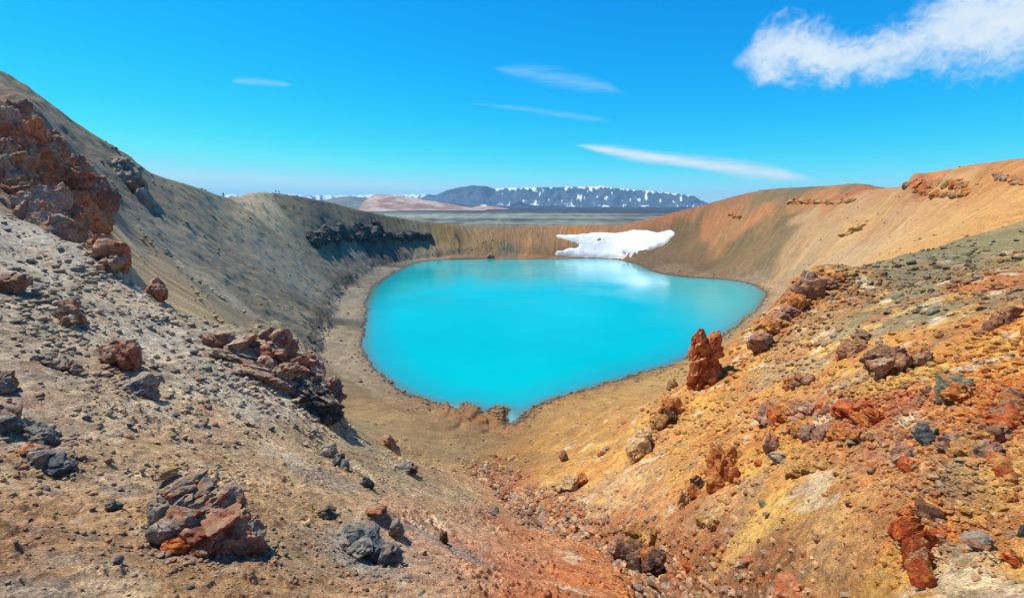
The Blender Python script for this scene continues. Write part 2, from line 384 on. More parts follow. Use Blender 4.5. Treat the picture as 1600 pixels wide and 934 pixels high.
for k in range(len(Sp_) - 1):
    a, b = Sp_[k], Sp_[k + 1]; e = b - a; t = np.clip(((xs - a[0]) * e[0] + (ys - a[1]) * e[1]) / (e @ e), 0, 1)
    best2 = np.minimum(best2, np.hypot(xs - a[0] - t * e[0], ys - a[1] - t * e[1]))
ds2 = np.full(X.shape, 1e3); ds2[selS] = best2
Tfin = (Z - EYE) / RR
def _gz(x, y):
    a = math.atan2(x, y); l = math.log(math.hypot(x, y)); return Z[np.searchsorted(az, a), np.searchsorted(lr, l)]
Z -= .75 * np.exp(-(ds2 / 1.7) ** 4) * (1 + .5 * noise2(X / 1.3, Y / 1.3, 403))
szz = np.array([_gz(*q) for q in Sp_]) - .10; szz = np.minimum.accumulate(szz)
lev = np.zeros(xs.shape); best2[:] = 1e9
for k in range(len(Sp_) - 1):
    a, b = Sp_[k], Sp_[k + 1]; e = b - a; t = np.clip(((xs - a[0]) * e[0] + (ys - a[1]) * e[1]) / (e @ e), 0, 1)
    q = np.hypot(xs - a[0] - t * e[0], ys - a[1] - t * e[1]); m_ = q < best2; best2[m_] = q[m_]; lev[m_] = (szz[k] * (1 - t) + szz[k + 1] * t)[m_]
LEV = np.zeros(X.shape); LEV[selS] = lev; ch = np.exp(-(ds2 / 1.15) ** 4)
Z = Z * (1 - ch) + (LEV - .05 * noise2(X / .3, Y / .3, 401)) * ch
# outcrops stand on swells of the ground
for b in [(430,585,32,70,.07,.9),(320,815,10.6,70,.08,.35),(590,868,11.4,45,.06,.25),(1125,745,25.5,34,.06,.6),(1285,665,24,95,.07,.5),(1375,590,29,40,.06,.5),(1485,625,22,38,.06,.4),(1440,880,12,55,.16,.3),
          (1040,655,42,34,.06,.8),(1000,700,38,28,.05,.6),(1255,470,61,40,.05,.9),(195,570,25,40,.06,.5),(114,515,31,26,.05,.5),(168,410,45,34,.05,.7),(80,725,14,50,.06,.25),(1000,880,18.5,50,.08,.4)]:
    Z += blob(*b) * (1 + .35 * noise2(X / (b[2] * .03), Y / (b[2] * .03), 66))
Z -= 0.45 * np.exp(-(ds / 1.0) ** 2)

SKYP = [(0,108),(25,123),(50,140),(75,158),(100,178),(125,196),(150,212),(178,229),(205,245),(222,262),(240,272),(270,282),(300,290),(330,301),(348,308),(362,309),(375,306),(400,300),(420,301),(440,303),(470,307),(520,317),(560,328),(605,337),
        (650,345),(700,350),(760,353),(830,352),(900,352),(965,352),(1000,345),(1050,333),(1100,320),(1150,306),(1190,297),(1220,294),(1260,292),(1300,290),(1330,287),(1350,286.5),(1362,290),(1378,293),(1400,293),(1412,290),(1420,279),(1428,275),(1460,268),(1490,262),(1550,253),(1600,247)]
pa = np.array([pix(*q) for q in SKYP]); rw = (lr > math.log(115)) & (lr < math.log(440)); TT = (Z - EYE) / RR
mx = TT[:, rw].max(1); rr_ = lr[rw][TT[:, rw].argmax(1)]; want = np.interp(az, pa[:, 0], pa[:, 1]); kw = np.ones(41) / 41
low = (az > -.95) & (az < .90); dlt = np.where(low, want - mx, 0); dlt = np.convolve(np.pad(dlt, 4, mode='edge'), np.ones(9) / 9, 'valid'); rr_ = np.convolve(np.pad(rr_, 20, mode='edge'), kw, 'valid')
dlt = dlt * smooth(-.95, -.85, az) * smooth(.90, .84, az)
Z += dlt[:, None] * RR * smooth(-.30, -.03, LR - rr_[:, None]) * smooth(.5, .15, LR - rr_[:, None])
Z[band] = np.where(SD2[band] > 0.3, np.maximum(Z[band], .05 + .06 * np.minimum(SD2[band], 8)), Z[band])
for px, py, sa, sr_, h_ in [(722,646,30,8.0,.75),(748,658,16,5.0,.5),(776,649,17,5.5,.7),(690,650,14,5,.4),(742,676,22,6,.35),(700,668,24,7,.45)]:
    a0_, t0_ = pix(px, py); r0_ = -EYE / t0_; q2 = ((AZ - a0_) * r0_ / (sa * r0_ / F)) ** 2 + ((RR - r0_) / sr_) ** 2
    q2 = q2 * (1 + .3 * noise2(X / 2.5, Y / 2.5, 411)); Z += h_ * smooth(1.15, .72, q2) * (SD2 > .2) * smooth(.2, 1.2, SD2)
Tfin = (Z - EYE) / RR
def hit(px, py):
    """first ground point on the sight line through a picture point: x, y, z, r"""
    a, t = pix(px, py)
    i = np.clip(np.searchsorted(az, a), 1, NA - 1); f = (a - az[i - 1]) / (az[i] - az[i - 1])
    col = Tfin[i - 1] * (1 - f) + Tfin[i] * f
    k0 = np.searchsorted(lr, math.log(5.2))
    w = np.nonzero(col[k0:] >= t)[0]
    k = k0 + (w[0] if len(w) else len(lr) - 1 - k0)
    r = math.exp(lr[k]); return np.array([r * math.sin(a), r * math.cos(a), EYE + t * r, r])
def ground(x, y):
    x = np.asarray(x, float); y = np.asarray(y, float)
    a = np.arctan2(x, y); l = np.log(np.maximum(np.hypot(x, y), .41))
    i = np.clip(np.searchsorted(az, a), 1, NA - 1); j = np.clip(np.searchsorted(lr, l), 1, NR - 1)
    fa = (a - az[i - 1]) / (az[i] - az[i - 1]); fl_ = (l - lr[j - 1]) / (lr[j] - lr[j - 1])
    return (Z[i-1, j-1] * (1-fa) * (1-fl_) + Z[i, j-1] * fa * (1-fl_) + Z[i-1, j] * (1-fa) * fl_ + Z[i, j] * fa * fl_)

# ------------------------------------------------------------------ mesh from arrays
def make_mesh(name, V, Fq, mat=None, parent=None, attrs=None, smooth_=True):
    me = bpy.data.meshes.new(name)
    V = np.asarray(V, np.float32); Fq = np.asarray(Fq, np.int32); k = Fq.shape[1]
    me.vertices.add(len(V)); me.vertices.foreach_set("co", V.ravel())
    me.loops.add(Fq.size); me.loops.foreach_set("vertex_index", Fq.ravel())
    me.polygons.add(len(Fq)); me.polygons.foreach_set("loop_start", np.arange(0, Fq.size, k, dtype=np.int32))
    me.polygons.foreach_set("loop_total", np.full(len(Fq), k, np.int32))
    me.polygons.foreach_set("use_smooth", np.full(len(Fq), smooth_, bool))
    for an, (ty, arr) in (attrs or {}).items():
        at_ = me.attributes.new(an, ty, 'POINT')
        at_.data.foreach_set("color" if ty == 'FLOAT_COLOR' else ("vector" if ty == 'FLOAT_VECTOR' else "value"), np.asarray(arr, np.float32).ravel())
    me.update(calc_edges=True)
    if mat: me.materials.append(mat)
    ob = bpy.data.objects.new(name, me); COL.objects.link(ob)
    if parent is not None: ob.parent = parent
    return ob
def tag(o, label=None, cat=None, group=None, kind=None):
    if label: o['label'] = label
    if cat: o['category'] = cat
    if group: o['group'] = group
    if kind: o['kind'] = kind
    return o
def gridfaces(na, nr):
    idx = np.arange(na * nr).reshape(na, nr)
    return np.stack([idx[:-1, :-1], idx[:-1, 1:], idx[1:, 1:], idx[1:, :-1]], -1).reshape(-1, 4)

# ------------------------------------------------------------------ materials
def mat(name):
    m_ = bpy.data.materials.new(name); m_.use_nodes = True
    nt = m_.node_tree; nt.nodes.clear()
    o = nt.nodes.new("ShaderNodeOutputMaterial"); p = nt.nodes.new("ShaderNodeBsdfPrincipled")
    nt.links.new(p.outputs[0], o.inputs[0]); p.inputs['Roughness'].default_value = .92
    p.inputs['Specular IOR Level'].default_value = .2
    return m_, nt, p
class N:
    """tiny node builder"""
    def __init__(s, nt): s.nt = nt
    def n(s, t, **k):
        q = s.nt.nodes.new(t)
        for a, b in k.items(): setattr(q, a, b)
        return q
    def link(s, a, b): s.nt.links.new(a, b)
    def val(s, sock, v):
        if hasattr(v, 'is_output'): s.link(v, sock)
        else: sock.default_value = v
    def math(s, op, a, b=0.0, c=None, clamp=False):
        q = s.n("ShaderNodeMath", operation=op, use_clamp=clamp); s.val(q.inputs[0], a); s.val(q.inputs[1], b)
        if c is not None: s.val(q.inputs[2], c)
        return q.outputs[0]
    def mix(s, f, a, b, mode='MIX'):
        q = s.n("ShaderNodeMix", data_type='RGBA', blend_type=mode); s.val(q.inputs[0], f); s.val(q.inputs[6], a); s.val(q.inputs[7], b)
        return q.outputs[2]
    def noise(s, vec, scale, detail=4, rough=.55, out=0, dist=0.0):
        q = s.n("ShaderNodeTexNoise"); s.val(q.inputs['Vector'], vec); q.inputs['Scale'].default_value = scale
        q.inputs['Detail'].default_value = detail; q.inputs['Roughness'].default_value = rough; q.inputs['Distortion'].default_value = dist
        return q.outputs[out]
    def voro(s, vec, scale, feature='F1', out='Distance', rnd=1.0):
        q = s.n("ShaderNodeTexVoronoi", feature=feature); s.val(q.inputs['Vector'], vec); q.inputs['Scale'].default_value = scale
        q.inputs['Randomness'].default_value = rnd
        return q.outputs[out]
    def ramp(s, f, a, b, lo=0.0, hi=1.0):
        q = s.n("ShaderNodeMapRange", interpolation_type='SMOOTHSTEP'); s.val(q.inputs[0], f)
        q.inputs[1].default_value = a; q.inputs[2].default_value = b; q.inputs[3].default_value = lo; q.inputs[4].default_value = hi
        return q.outputs[0]
    def pos(s): return s.n("ShaderNodeNewGeometry").outputs['Position']
    def attr(s, name, out='Color'): return s.n("ShaderNodeAttribute", attribute_name=name).outputs[out]
def rgba(c): return (float(c[0]), float(c[1]), float(c[2]), 1.0)

# ---- base colour of the ground, from colours read off the place  (x, y, sRGB as seen, light factor)
CC = [
 # left foreground
 (0,934,172,128,88),(150,900,175,130,90),(300,920,170,128,88),(450,910,165,125,88),(60,800,172,130,92),(200,840,176,134,96),(500,880,160,128,98),(600,930,176,130,92),
 (560,860,158,140,128),(100,740,178,142,108),(200,740,180,148,116),(400,760,178,142,104),(450,800,176,138,98),(520,760,166,134,100),(640,800,176,132,96),(600,750,160,126,88),
 (700,850,192,136,100),(760,860,196,134,94),(700,900,186,132,92),(800,900,198,126,80),(860,930,204,122,70),(820,830,196,130,82),(900,900,206,122,62),(720,800,182,136,96),
 (30,650,165,142,124),(150,650,172,146,122),(300,640,172,144,116),(260,700,174,140,104),(420,700,170,140,108),(380,620,160,146,132),(300,580,164,150,136),(480,700,158,134,104),(560,720,150,130,98),
 (50,560,160,142,128),(150,580,168,142,118),(40,480,164,146,130),(120,460,160,148,136),(60,420,158,148,138),(180,470,166,150,130),(220,520,170,156,144),(100,390,160,150,142),(30,360,160,150,142),
 (640,760,150,124,90),(700,760,158,128,86),(800,775,164,126,90),(860,800,172,126,90),(330,545,166,152,140),(160,530,168,152,134),
 # left crag and mountain
 (20,200,150,112,98),(60,240,140,100,86),(20,280,150,108,92),(90,300,120,104,94),(60,340,136,118,106),(110,350,120,106,98),(30,140,120,112,92),(100,190,112,108,88),(140,230,110,108,92),
 (180,280,112,106,94),(190,250,112,106,86),(240,290,114,112,96),(150,310,96,100,98),(170,360,150,132,104),(200,400,156,136,106),(250,440,150,132,102),(200,330,110,110,104),
 (300,480,146,130,102),(280,360,128,124,108),(350,420,120,116,100),(330,340,128,122,98),(400,480,116,112,94),(450,520,118,112,92),(420,400,124,124,110),(460,440,124,124,112),(500,440,120,122,112),
 (350,460,156,144,120),(380,500,126,118,94),(480,560,134,122,94),(400,340,122,118,96),(400,304,176,158,122),(380,312,180,162,126),(450,330,116,110,86),(500,350,112,108,84),(530,330,108,100,74),(600,345,106,98,66),(700,360,108,94,58),
 (650,380,104,100,84),(560,375,64,70,78),(600,370,64,70,76),(520,370,70,76,82),(560,400,110,112,104),(500,400,116,114,100),(620,390,100,98,86),
 (760,360,128,104,56),(800,370,130,98,48),(820,385,160,110,44),(780,385,128,98,50),(850,375,132,96,48),(720,380,112,94,54),(700,392,118,104,76),(850,390,136,102,52),(900,365,160,112,58),(800,399,120,104,80),(900,398,120,104,78),
 # bench and beach
 (520,520,146,132,102),(545,560,148,132,102),(540,480,140,130,104),(560,450,140,132,110),(600,420,130,124,106),(660,403,128,120,100),(570,590,144,126,92),(620,650,146,122,84),(580,650,146,124,88),(680,665,136,114,80),(660,640,140,116,82),
 (740,640,140,108,74),(775,650,146,108,66),(740,680,132,108,76),(800,680,150,116,74),(560,660,136,118,84),(640,700,146,120,82),(500,600,140,126,96),(520,505,76,76,62),(545,445,72,72,62),(598,411,76,74,62),(700,700,140,116,80),
 (830,650,158,126,82),(880,640,160,124,76),(950,620,160,126,76),(1020,590,160,132,86),(1150,520,168,142,100),(1195,480,172,150,112),(1210,455,176,146,104),(1180,441,150,130,98),(1100,434,140,118,84),(1040,425,132,110,74),
 # far right wall
 (1000,350,160,106,54),(1050,340,158,100,48),(1100,325,160,102,48),(980,358,150,106,60),(1100,360,116,96,60),(1060,380,112,94,60),(1050,400,116,92,56),(1020,410,110,92,60),(1100,390,120,98,60),(1100,415,104,92,56),
 (1150,350,172,122,62),(1130,340,176,112,52),(1180,350,196,124,54),(1180,390,140,112,66),(1150,400,120,102,60),(1200,400,124,104,64),(1190,310,132,112,70),(1230,297,116,108,76),(1300,290,122,110,76),(1350,289,126,112,72),(1215,330,140,112,62),(1230,350,120,100,60),
 (1250,320,184,124,58),(1300,308,190,120,48),(1330,305,176,104,44),(1260,340,188,150,100),(1300,340,194,148,92),(1240,380,180,142,88),(1290,380,192,154,96),(1250,410,196,158,102),(1340,350,204,156,86),(1330,380,208,166,98),
 (1380,300,198,138,72),(1400,340,196,148,90),(1450,285,196,128,48),(1430,290,178,110,44),(1500,270,200,128,46),(1550,262,186,128,62),(1600,255,196,136,66),(1590,280,190,130,70),(1500,310,204,156,94),(1450,320,200,152,92),(1550,310,206,158,92),(1500,340,206,164,104),(1590,310,206,160,98),
 (1400,370,206,168,112),(1450,370,204,166,108),(1330,400,196,162,112),
 # right foreground
 (1590,350,148,130,90),(1540,380,132,122,90),(1480,400,126,120,92),(1400,430,128,122,92),(1340,440,140,116,78),(1450,450,134,124,94),(1550,420,140,122,86),(1590,440,176,112,62),(1560,440,180,112,58),(1380,480,146,126,92),(1440,490,140,130,100),(1350,500,148,130,96),
 (1250,450,172,112,66),(1280,440,184,124,66),(1220,490,178,118,66),(1190,520,186,126,68),(1280,500,170,134,88),(1260,530,176,142,98),(1320,530,158,140,108),(1240,580,176,148,112),(1170,560,196,140,74),(1130,600,198,144,74),(1200,620,198,146,84),(1090,630,196,142,74),
 (1500,480,150,128,94),(1500,520,196,132,72),(1590,500,210,146,74),(1550,540,218,160,74),(1500,560,222,156,66),(1440,530,206,150,80),(1380,540,210,150,76),(1340,590,190,150,104),(1420,590,212,168,92),(1480,640,196,136,84),(1540,620,226,146,54),(1590,620,208,120,56),
 (1260,640,186,118,66),(1320,650,190,116,68),(1380,650,182,108,70),(1400,690,180,128,92),(1450,700,190,142,100),(1540,680,192,124,76),(1600,700,198,142,84),(1500,740,200,158,110),(1300,700,198,142,84),(1200,700,208,150,78),(1240,750,212,160,92),(1150,720,208,144,72),
 (1350,760,206,156,98),(1300,820,204,160,108),(1200,800,208,166,110),(1400,780,196,136,86),(1560,780,206,156,96),(1550,860,214,166,98),(1600,900,210,160,92),(1500,900,200,168,124),(1300,900,202,158,104),(1360,930,196,140,84),(1420,860,204,120,56),(1450,930,180,96,54),
 (1100,700,206,150,80),(1050,740,208,156,92),(1000,770,206,166,116),(950,780,200,166,126),(1100,800,200,160,118),(1150,830,200,158,118),(1000,680,204,158,96),(960,720,208,158,88),(900,740,198,150,84),(860,740,180,136,78),(850,700,164,124,70),(900,690,178,136,78),(950,670,184,142,84),
 (900,650,164,126,74),(820,720,150,116,68),(800,760,176,120,74),(780,740,160,116,74),
 # gully floor
 (830,795,168,126,92),(900,820,176,124,88),(960,840,190,130,86),(1040,850,190,126,84),(1100,880,176,122,80),(1180,920,164,116,70),(1060,900,204,140,68),(940,870,206,128,66),(1020,870,190,140,92),
]
sunlin = 1.0
cp_a, cp_l, cp_c = [], [], []
for c in CC:
    h = hit(c[0], c[1]); cp_a.append(math.atan2(h[0], h[1])); cp_l.append(math.log(h[3])); cp_c.append(srgb(*c[2:5]))
cp_a, cp_l, cp_c = map(np.array, (cp_a, cp_l, cp_c))
COLR = np.zeros(X.shape + (3,))
sel = (RR < 480) & (np.abs(AZ) < R(75))
wa = AZ[sel] + noise2(AZ[sel] * 14, LR[sel] * 9, 91) * .035 + noise2(AZ[sel] * 45, LR[sel] * 28, 92) * .014
wl = LR[sel] + noise2(AZ[sel] * 13, LR[sel] * 9, 93) * .05 + noise2(AZ[sel] * 44, LR[sel] * 30, 94) * .02
acc = np.zeros((wa.size, 3)); step = 40000
for i in range(0, wa.size, step):
    da = wa[i:i + step, None] - cp_a; dl = (wl[i:i + step, None] - cp_l)
    w = 1 / (da * da * 1.3 + dl * dl + 2.5e-4) ** 2
    acc[i:i + step] = (w @ cp_c) / w.sum(1)[:, None]
COLR[sel] = acc
# the far right wall is browner, the left one greyer; mineral patches on the near right slope
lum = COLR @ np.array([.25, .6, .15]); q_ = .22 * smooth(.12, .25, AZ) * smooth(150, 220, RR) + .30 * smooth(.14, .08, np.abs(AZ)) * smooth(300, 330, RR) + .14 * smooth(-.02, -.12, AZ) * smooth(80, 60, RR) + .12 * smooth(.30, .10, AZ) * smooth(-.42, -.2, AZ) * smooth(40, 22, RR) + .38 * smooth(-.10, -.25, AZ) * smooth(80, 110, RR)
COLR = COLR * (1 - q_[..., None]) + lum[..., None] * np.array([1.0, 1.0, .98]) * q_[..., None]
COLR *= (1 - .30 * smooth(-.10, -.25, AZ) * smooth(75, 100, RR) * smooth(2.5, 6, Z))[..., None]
nr_ = smooth(75, 50, RR) * smooth(6, 8, RR) * smooth(.04, .16, AZ)
for sc_, s_, thr, c_, w_ in [(2.6, 301, .30, (184,108,66), .42), (1.2, 303, .42, (172,100,72), .4), (3.4, 305, .38, (226,180,96), .6), (2.0, 307, .46, (222,204,178), .7), (1.5, 309, .45, (142,120,98), .6), (.7, 311, .5, (196,122,70), .4)]:
    k_ = (smooth(thr, thr + .22, fbm2(X / sc_, Y / sc_, 3, s_)) * nr_ * w_)[..., None]; COLR = COLR * (1 - k_) + srgb(*c_) * k_
nl_ = smooth(60, 40, RR) * smooth(.02, -.10, AZ)
for sc_, s_, thr, c_, w_ in [(2.2, 321, .36, (150,112,92), .5), (1.6, 323, .40, (198,176,152), .55), (3.0, 325, .42, (146,138,134), .5), (.6, 327, .5, (120,96,80), .5)]:
    k_ = (smooth(thr, thr + .22, fbm2(X / sc_, Y / sc_, 3, s_)) * nl_ * w_)[..., None]; COLR = COLR * (1 - k_) + srgb(*c_) * k_
gm_ = (.65 * np.exp(-(ds2 / 2.0) ** 4) * (.75 + .5 * noise2(X / .8, Y / .8, 404)))[..., None]; COLR = COLR * (1 - gm_) + srgb(150, 98, 70) * gm_
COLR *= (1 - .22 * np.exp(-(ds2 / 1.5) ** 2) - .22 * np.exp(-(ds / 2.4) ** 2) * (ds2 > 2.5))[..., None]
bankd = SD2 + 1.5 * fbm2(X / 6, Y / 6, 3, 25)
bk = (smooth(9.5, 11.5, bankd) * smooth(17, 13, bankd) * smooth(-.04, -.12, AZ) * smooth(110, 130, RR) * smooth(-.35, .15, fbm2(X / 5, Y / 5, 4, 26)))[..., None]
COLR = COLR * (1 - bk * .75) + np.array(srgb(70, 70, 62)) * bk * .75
wet = (smooth(1.6, .3, SD2) * (SD2 < 50) * .55 + smooth(4.5, 2, SD2) * .12)[..., None]; COLR = COLR * (1 - wet)
# outside: plain and back slopes
plain_c = srgb(146, 152, 138)
out = ~sel; COLR[out] = plain_c * .8
bw = smooth(math.log(410), math.log(470), LR)[..., None]
stn = (noise2(X / 1600, Y / 260, 95) + .6 * noise2(X / 500, Y / 120, 96) + .4 * noise2(X / 120, Y / 60, 97) + .5 * noise2(X / 60, Y / 420, 99) + .5 * noise2(X / 24, Y / 150, 100))
pc = plain_c * np.array([.52, .58, .62]) * np.clip(1 + .85 * stn, .3, 1.9)[..., None]
lava = srgb(50, 58, 62)
dk = smooth(2600, 3100, RR + 500 * noise2(X / 4600, RR / 900, 98))[..., None]
pc = pc * (1 - dk) + lava * dk * np.clip(1 + .8 * stn, .5, 2.2)[..., None]
COLR = COLR * (1 - bw) + pc * bw
# measured colour -> reflectance
COLR *= (np.array([.92, .84, .69]) + (smooth(0, -.1, AZ) * smooth(80, 60, RR))[..., None] * np.array([-.05, .015, -.01]) + (smooth(0, .1, AZ) * smooth(110, 80, RR))[..., None] * np.array([.07, .115, .085]) - (smooth(.1, .25, AZ) * smooth(80, 120, RR))[..., None] * np.array([.11, .10, .05])) * (1 + .16 * smooth(.0, -.15, AZ) * smooth(80, 50, RR))[..., None] / SHADE[..., None] ** .8

V = np.stack([X, Y, Z], -1).reshape(-1, 3)
Fq = gridfaces(NA, NR)
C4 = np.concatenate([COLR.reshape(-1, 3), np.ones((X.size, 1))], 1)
FLOW = np.stack([FU, FV, Z], -1).reshape(-1, 3)

def ground_material():
    m_, nt, p = mat("volcanic_ground"); k = N(nt)
    pos = k.pos(); base = k.attr("Col"); flow = k.attr("Flow", 'Vector'); crag = k.attr("Crag", 'Fac')
    # distance-free detail at several scales: soil grain, pebbles, patches
    c = base
    wall = k.attr('Wall', 'Fac'); calm = k.math('MULTIPLY_ADD', wall, -.85, 1.0)
    n1 = k.noise(pos, .35, 6, .6); c = k.mix(calm, c, k.mix(k.ramp(n1, .3, .7), (.78, .76, .76, 1), (1.2, 1.2, 1.2, 1)), 'MULTIPLY')
    n2 = k.noise(pos, 3.5, 6, .65); c = k.mix(k.math('MULTIPLY_ADD', wall, -.5, 1.0), c, k.mix(k.ramp(n2, .3, .7), (.62, .60, .60, 1), (1.34, 1.34, 1.32, 1)), 'MULTIPLY')
    n3 = k.noise(pos, 24, 5, .7); c = k.mix(1.0, c, k.mix(k.ramp(n3, .3, .7), (.52, .50, .50, 1), (1.46, 1.46, 1.46, 1)), 'MULTIPLY')
    # pebbles with colours of their own
    def pebbles(c, scale, thr, dark, light):
        q = k.n("ShaderNodeTexVoronoi", feature='F1'); k.val(q.inputs['Vector'], pos); q.inputs['Scale'].default_value = scale
        sepc = k.n("ShaderNodeSeparateColor"); k.link(q.outputs['Color'], sepc.inputs[0])
        pres = k.math('MULTIPLY', k.ramp(q.outputs['Distance'], .34, .26), k.math('GREATER_THAN', sepc.outputs[0], thr))
        pc_ = k.mix(sepc.outputs[1], dark, light)
        return k.mix(k.math('MULTIPLY', pres, .75), c, k.mix(.45, pc_, c)), k.math('MULTIPLY', pres, k.ramp(q.outputs['Distance'], .34, 0.0))
    c, b1 = pebbles(c, 1.5, .86, (.09, .085, .08, 1), (.42, .36, .30, 1))
    c, b2 = pebbles(c, 5.5, .72, (.08, .075, .07, 1), (.45, .38, .32, 1))
    c, b3 = pebbles(c, 16, .62, (.10, .085, .075, 1), (.48, .40, .33, 1))
    # streaks running down the scree
    mp = k.n("ShaderNodeMapping"); k.link(flow, mp.inputs[0]); mp.inputs['Scale'].default_value = (.75, .03, .0)
    s1 = k.noise(mp.outputs[0], 1.0, 5, .62)
    mp2 = k.n("ShaderNodeMapping"); k.link(flow, mp2.inputs[0]); mp2.inputs['Scale'].default_value = (3.2, .09, .0)
    s2 = k.noise(mp2.outputs[0], 1.0, 4, .6)
    wall = k.attr("Wall", 'Fac')
    c = k.mix(wall, c, k.mix(1.0, c, k.mix(k.ramp(s1, .32, .68), (.76, .76, .76, 1), (1.24, 1.23, 1.20, 1)), 'MULTIPLY'))
    c = k.mix(wall, c, k.mix(1.0, c, k.mix(k.ramp(s2, .3, .7), (.66, .66, .67, 1), (1.34, 1.33, 1.31, 1)), 'MULTIPLY'))
    k.link(c, p.inputs['Base Color'])
    h = k.math('ADD', k.math('MULTIPLY', k.math('MULTIPLY', k.noise(pos, .8, 8, .72), k.math('MULTIPLY_ADD', k.attr('Wall', 'Fac'), -.75, 1.0)), .35), k.math('MULTIPLY', k.math('MULTIPLY', k.noise(pos, 9, 6, .75), k.math('MULTIPLY_ADD', k.attr('Wall', 'Fac'), -.85, 1.0)), .10))
    h = k.math('ADD', h, k.math('MULTIPLY', b1, .16)); h = k.math('ADD', h, k.math('MULTIPLY', b2, .05)); h = k.math('ADD', h, k.math('MULTIPLY', b3, .018))
    h = k.math('ADD', h, k.math('MULTIPLY', k.math('MULTIPLY', k.math('MULTIPLY_ADD', s1, 3.0, s2), wall), .05))
    h = k.math('ADD', h, k.math('MULTIPLY', k.math('MULTIPLY', k.noise(pos, 1.3, 9, .8), crag), .8))
    bp = k.n("ShaderNodeBump"); bp.inputs['Strength'].default_value = .9; bp.inputs['Distance'].default_value = 1.0
    k.link(h, bp.inputs['Height']); k.link(bp.outputs[0], p.inputs['Normal'])
    return m_
wallm = smooth(60, 85, RR) * smooth(460, 420, RR) * smooth(3, 7, Z) * (1 - .45 * smooth(.1, .3, AZ))
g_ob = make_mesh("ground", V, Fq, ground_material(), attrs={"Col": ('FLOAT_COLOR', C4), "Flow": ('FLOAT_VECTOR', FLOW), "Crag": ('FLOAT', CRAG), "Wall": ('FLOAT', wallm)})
tag(g_ob, kind='structure')

# ------------------------------------------------------------------ lake
def lake():
    m_, nt, p = mat("turquoise_water"); k = N(nt)
    d = k.attr("Shore", 'Fac'); pos = k.pos()
    nz = k.noise(pos, .035, 4, .6)
    dd = k.math('ADD', d, k.math('MULTIPLY', k.math('SUBTRACT', nz, .5), 5.0))
    c = k.mix(k.ramp(d, .1, 3.5), (.07, .19, .18, 1), (.012, .30, .33, 1))
    c = k.mix(k.ramp(dd, 1, 13), c, (.0, .385, .385, 1))
    c = k.mix(k.attr("SiltReflection", 'Fac'), c, (.42, .78, .80, 1))
    c = k.mix(1.0, c, k.mix(k.ramp(k.noise(pos, .016, 5, .55), .3, .7), (.80, .86, .88, 1), (1.0, 1.0, 1.0, 1)), 'MULTIPLY')
    k.link(c, p.inputs['Base Color'])
    p.inputs['Roughness'].default_value = .06; p.inputs['Specular IOR Level'].default_value = .5; p.inputs['IOR'].default_value = 1.33
    bp = k.n("ShaderNodeBump"); bp.inputs['Strength'].default_value = .22; bp.inputs['Distance'].default_value = .25
    k.link(k.math('MULTIPLY', k.noise(pos, 1.1, 5, .65), k.ramp(k.noise(pos, .02, 3, .5), .35, .6, .3, 1)), bp.inputs['Height']); k.link(bp.outputs[0], p.inputs['Normal'])
    s = 1.6
    xs_ = np.arange(LKs[:, 0].min() - 6, LKs[:, 0].max() + 6, s); ys_ = np.arange(LKs[:, 1].min() - 6, LKs[:, 1].max() + 6, s)
    gx, gy = np.meshgrid(xs_, ys_, indexing='ij'); sd = sdist(gx, gy, LKs)
    V_ = np.stack([gx, gy, np.zeros_like(gx)], -1).reshape(-1, 3); q = gridfaces(*gx.shape)
    keep = (sd.ravel()[q] < 3.0).any(1); q = q[keep][:, ::-1]
    used = np.unique(q); mp_ = np.full(len(V_), -1); mp_[used] = np.arange(len(used))
    V_ = V_[used]; sdu = -sd.ravel()[used]
    silt_and_reflection = np.zeros(len(V_))
    for px, py, sa, sb, w_ in [(1000,441,20,9,.75),(985,438,34,7,.35),(800,655,8,12,.22),(720,636,14,6,.15),(930,416,62,9,.42)]:  # milky patches, inlet silt, then the snow's reflection painted into the colour
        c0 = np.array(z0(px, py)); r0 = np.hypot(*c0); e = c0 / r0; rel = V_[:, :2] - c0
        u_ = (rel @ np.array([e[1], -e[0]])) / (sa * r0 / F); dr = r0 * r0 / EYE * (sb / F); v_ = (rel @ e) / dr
        silt_and_reflection = np.maximum(silt_and_reflection, w_ * np.exp(-(u_ ** 2 + v_ ** 2)))
    o = make_mesh("lake_water", V_, mp_[q], m_, attrs={"Shore": ('FLOAT', sdu), "SiltReflection": ('FLOAT', silt_and_reflection)})
    tag(o, kind='structure')
lake()

# ------------------------------------------------------------------ far country
def heightfield(name, az0, az1, r0, r1, na, nr, zf, cf, material, kind='structure'):
    a = np.linspace(az0, az1, na); r = np.linspace(r0, r1, nr); A_, R_ = np.meshgrid(a, r, indexing='ij')
    x, y = R_ * np.sin(A_), R_ * np.cos(A_); z = zf(A_, R_, x, y); c = cf(A_, R_, x, y, z)
    o = make_mesh(name, np.stack([x, y, z], -1).reshape(-1, 3), gridfaces(na, nr), material,
                  attrs={"Col": ('FLOAT_COLOR', np.concatenate([c.reshape(-1, 3), np.ones((c[..., 0].size, 1))], 1))})
    return tag(o, kind=kind)
def far_material(name, scale):
    m_, nt, p = mat(name); k = N(nt); pos = k.pos()
    c = k.mix(1.0, k.attr("Col"), k.mix(k.ramp(k.noise(pos, scale, 6, .6), .3, .7), (.8, .8, .8, 1), (1.2, 1.2, 1.2, 1)), 'MULTIPLY')
    k.link(c, p.inputs['Base Color']); return m_
def skyline(pts, dist, base=-14):
    q = np.array([pix(x, y) for x, y in pts]); return lambda a: np.interp(a, q[:, 0], EYE + q[:, 1] * dist - base, left=0, right=0)
sun2 = SUN_DIR
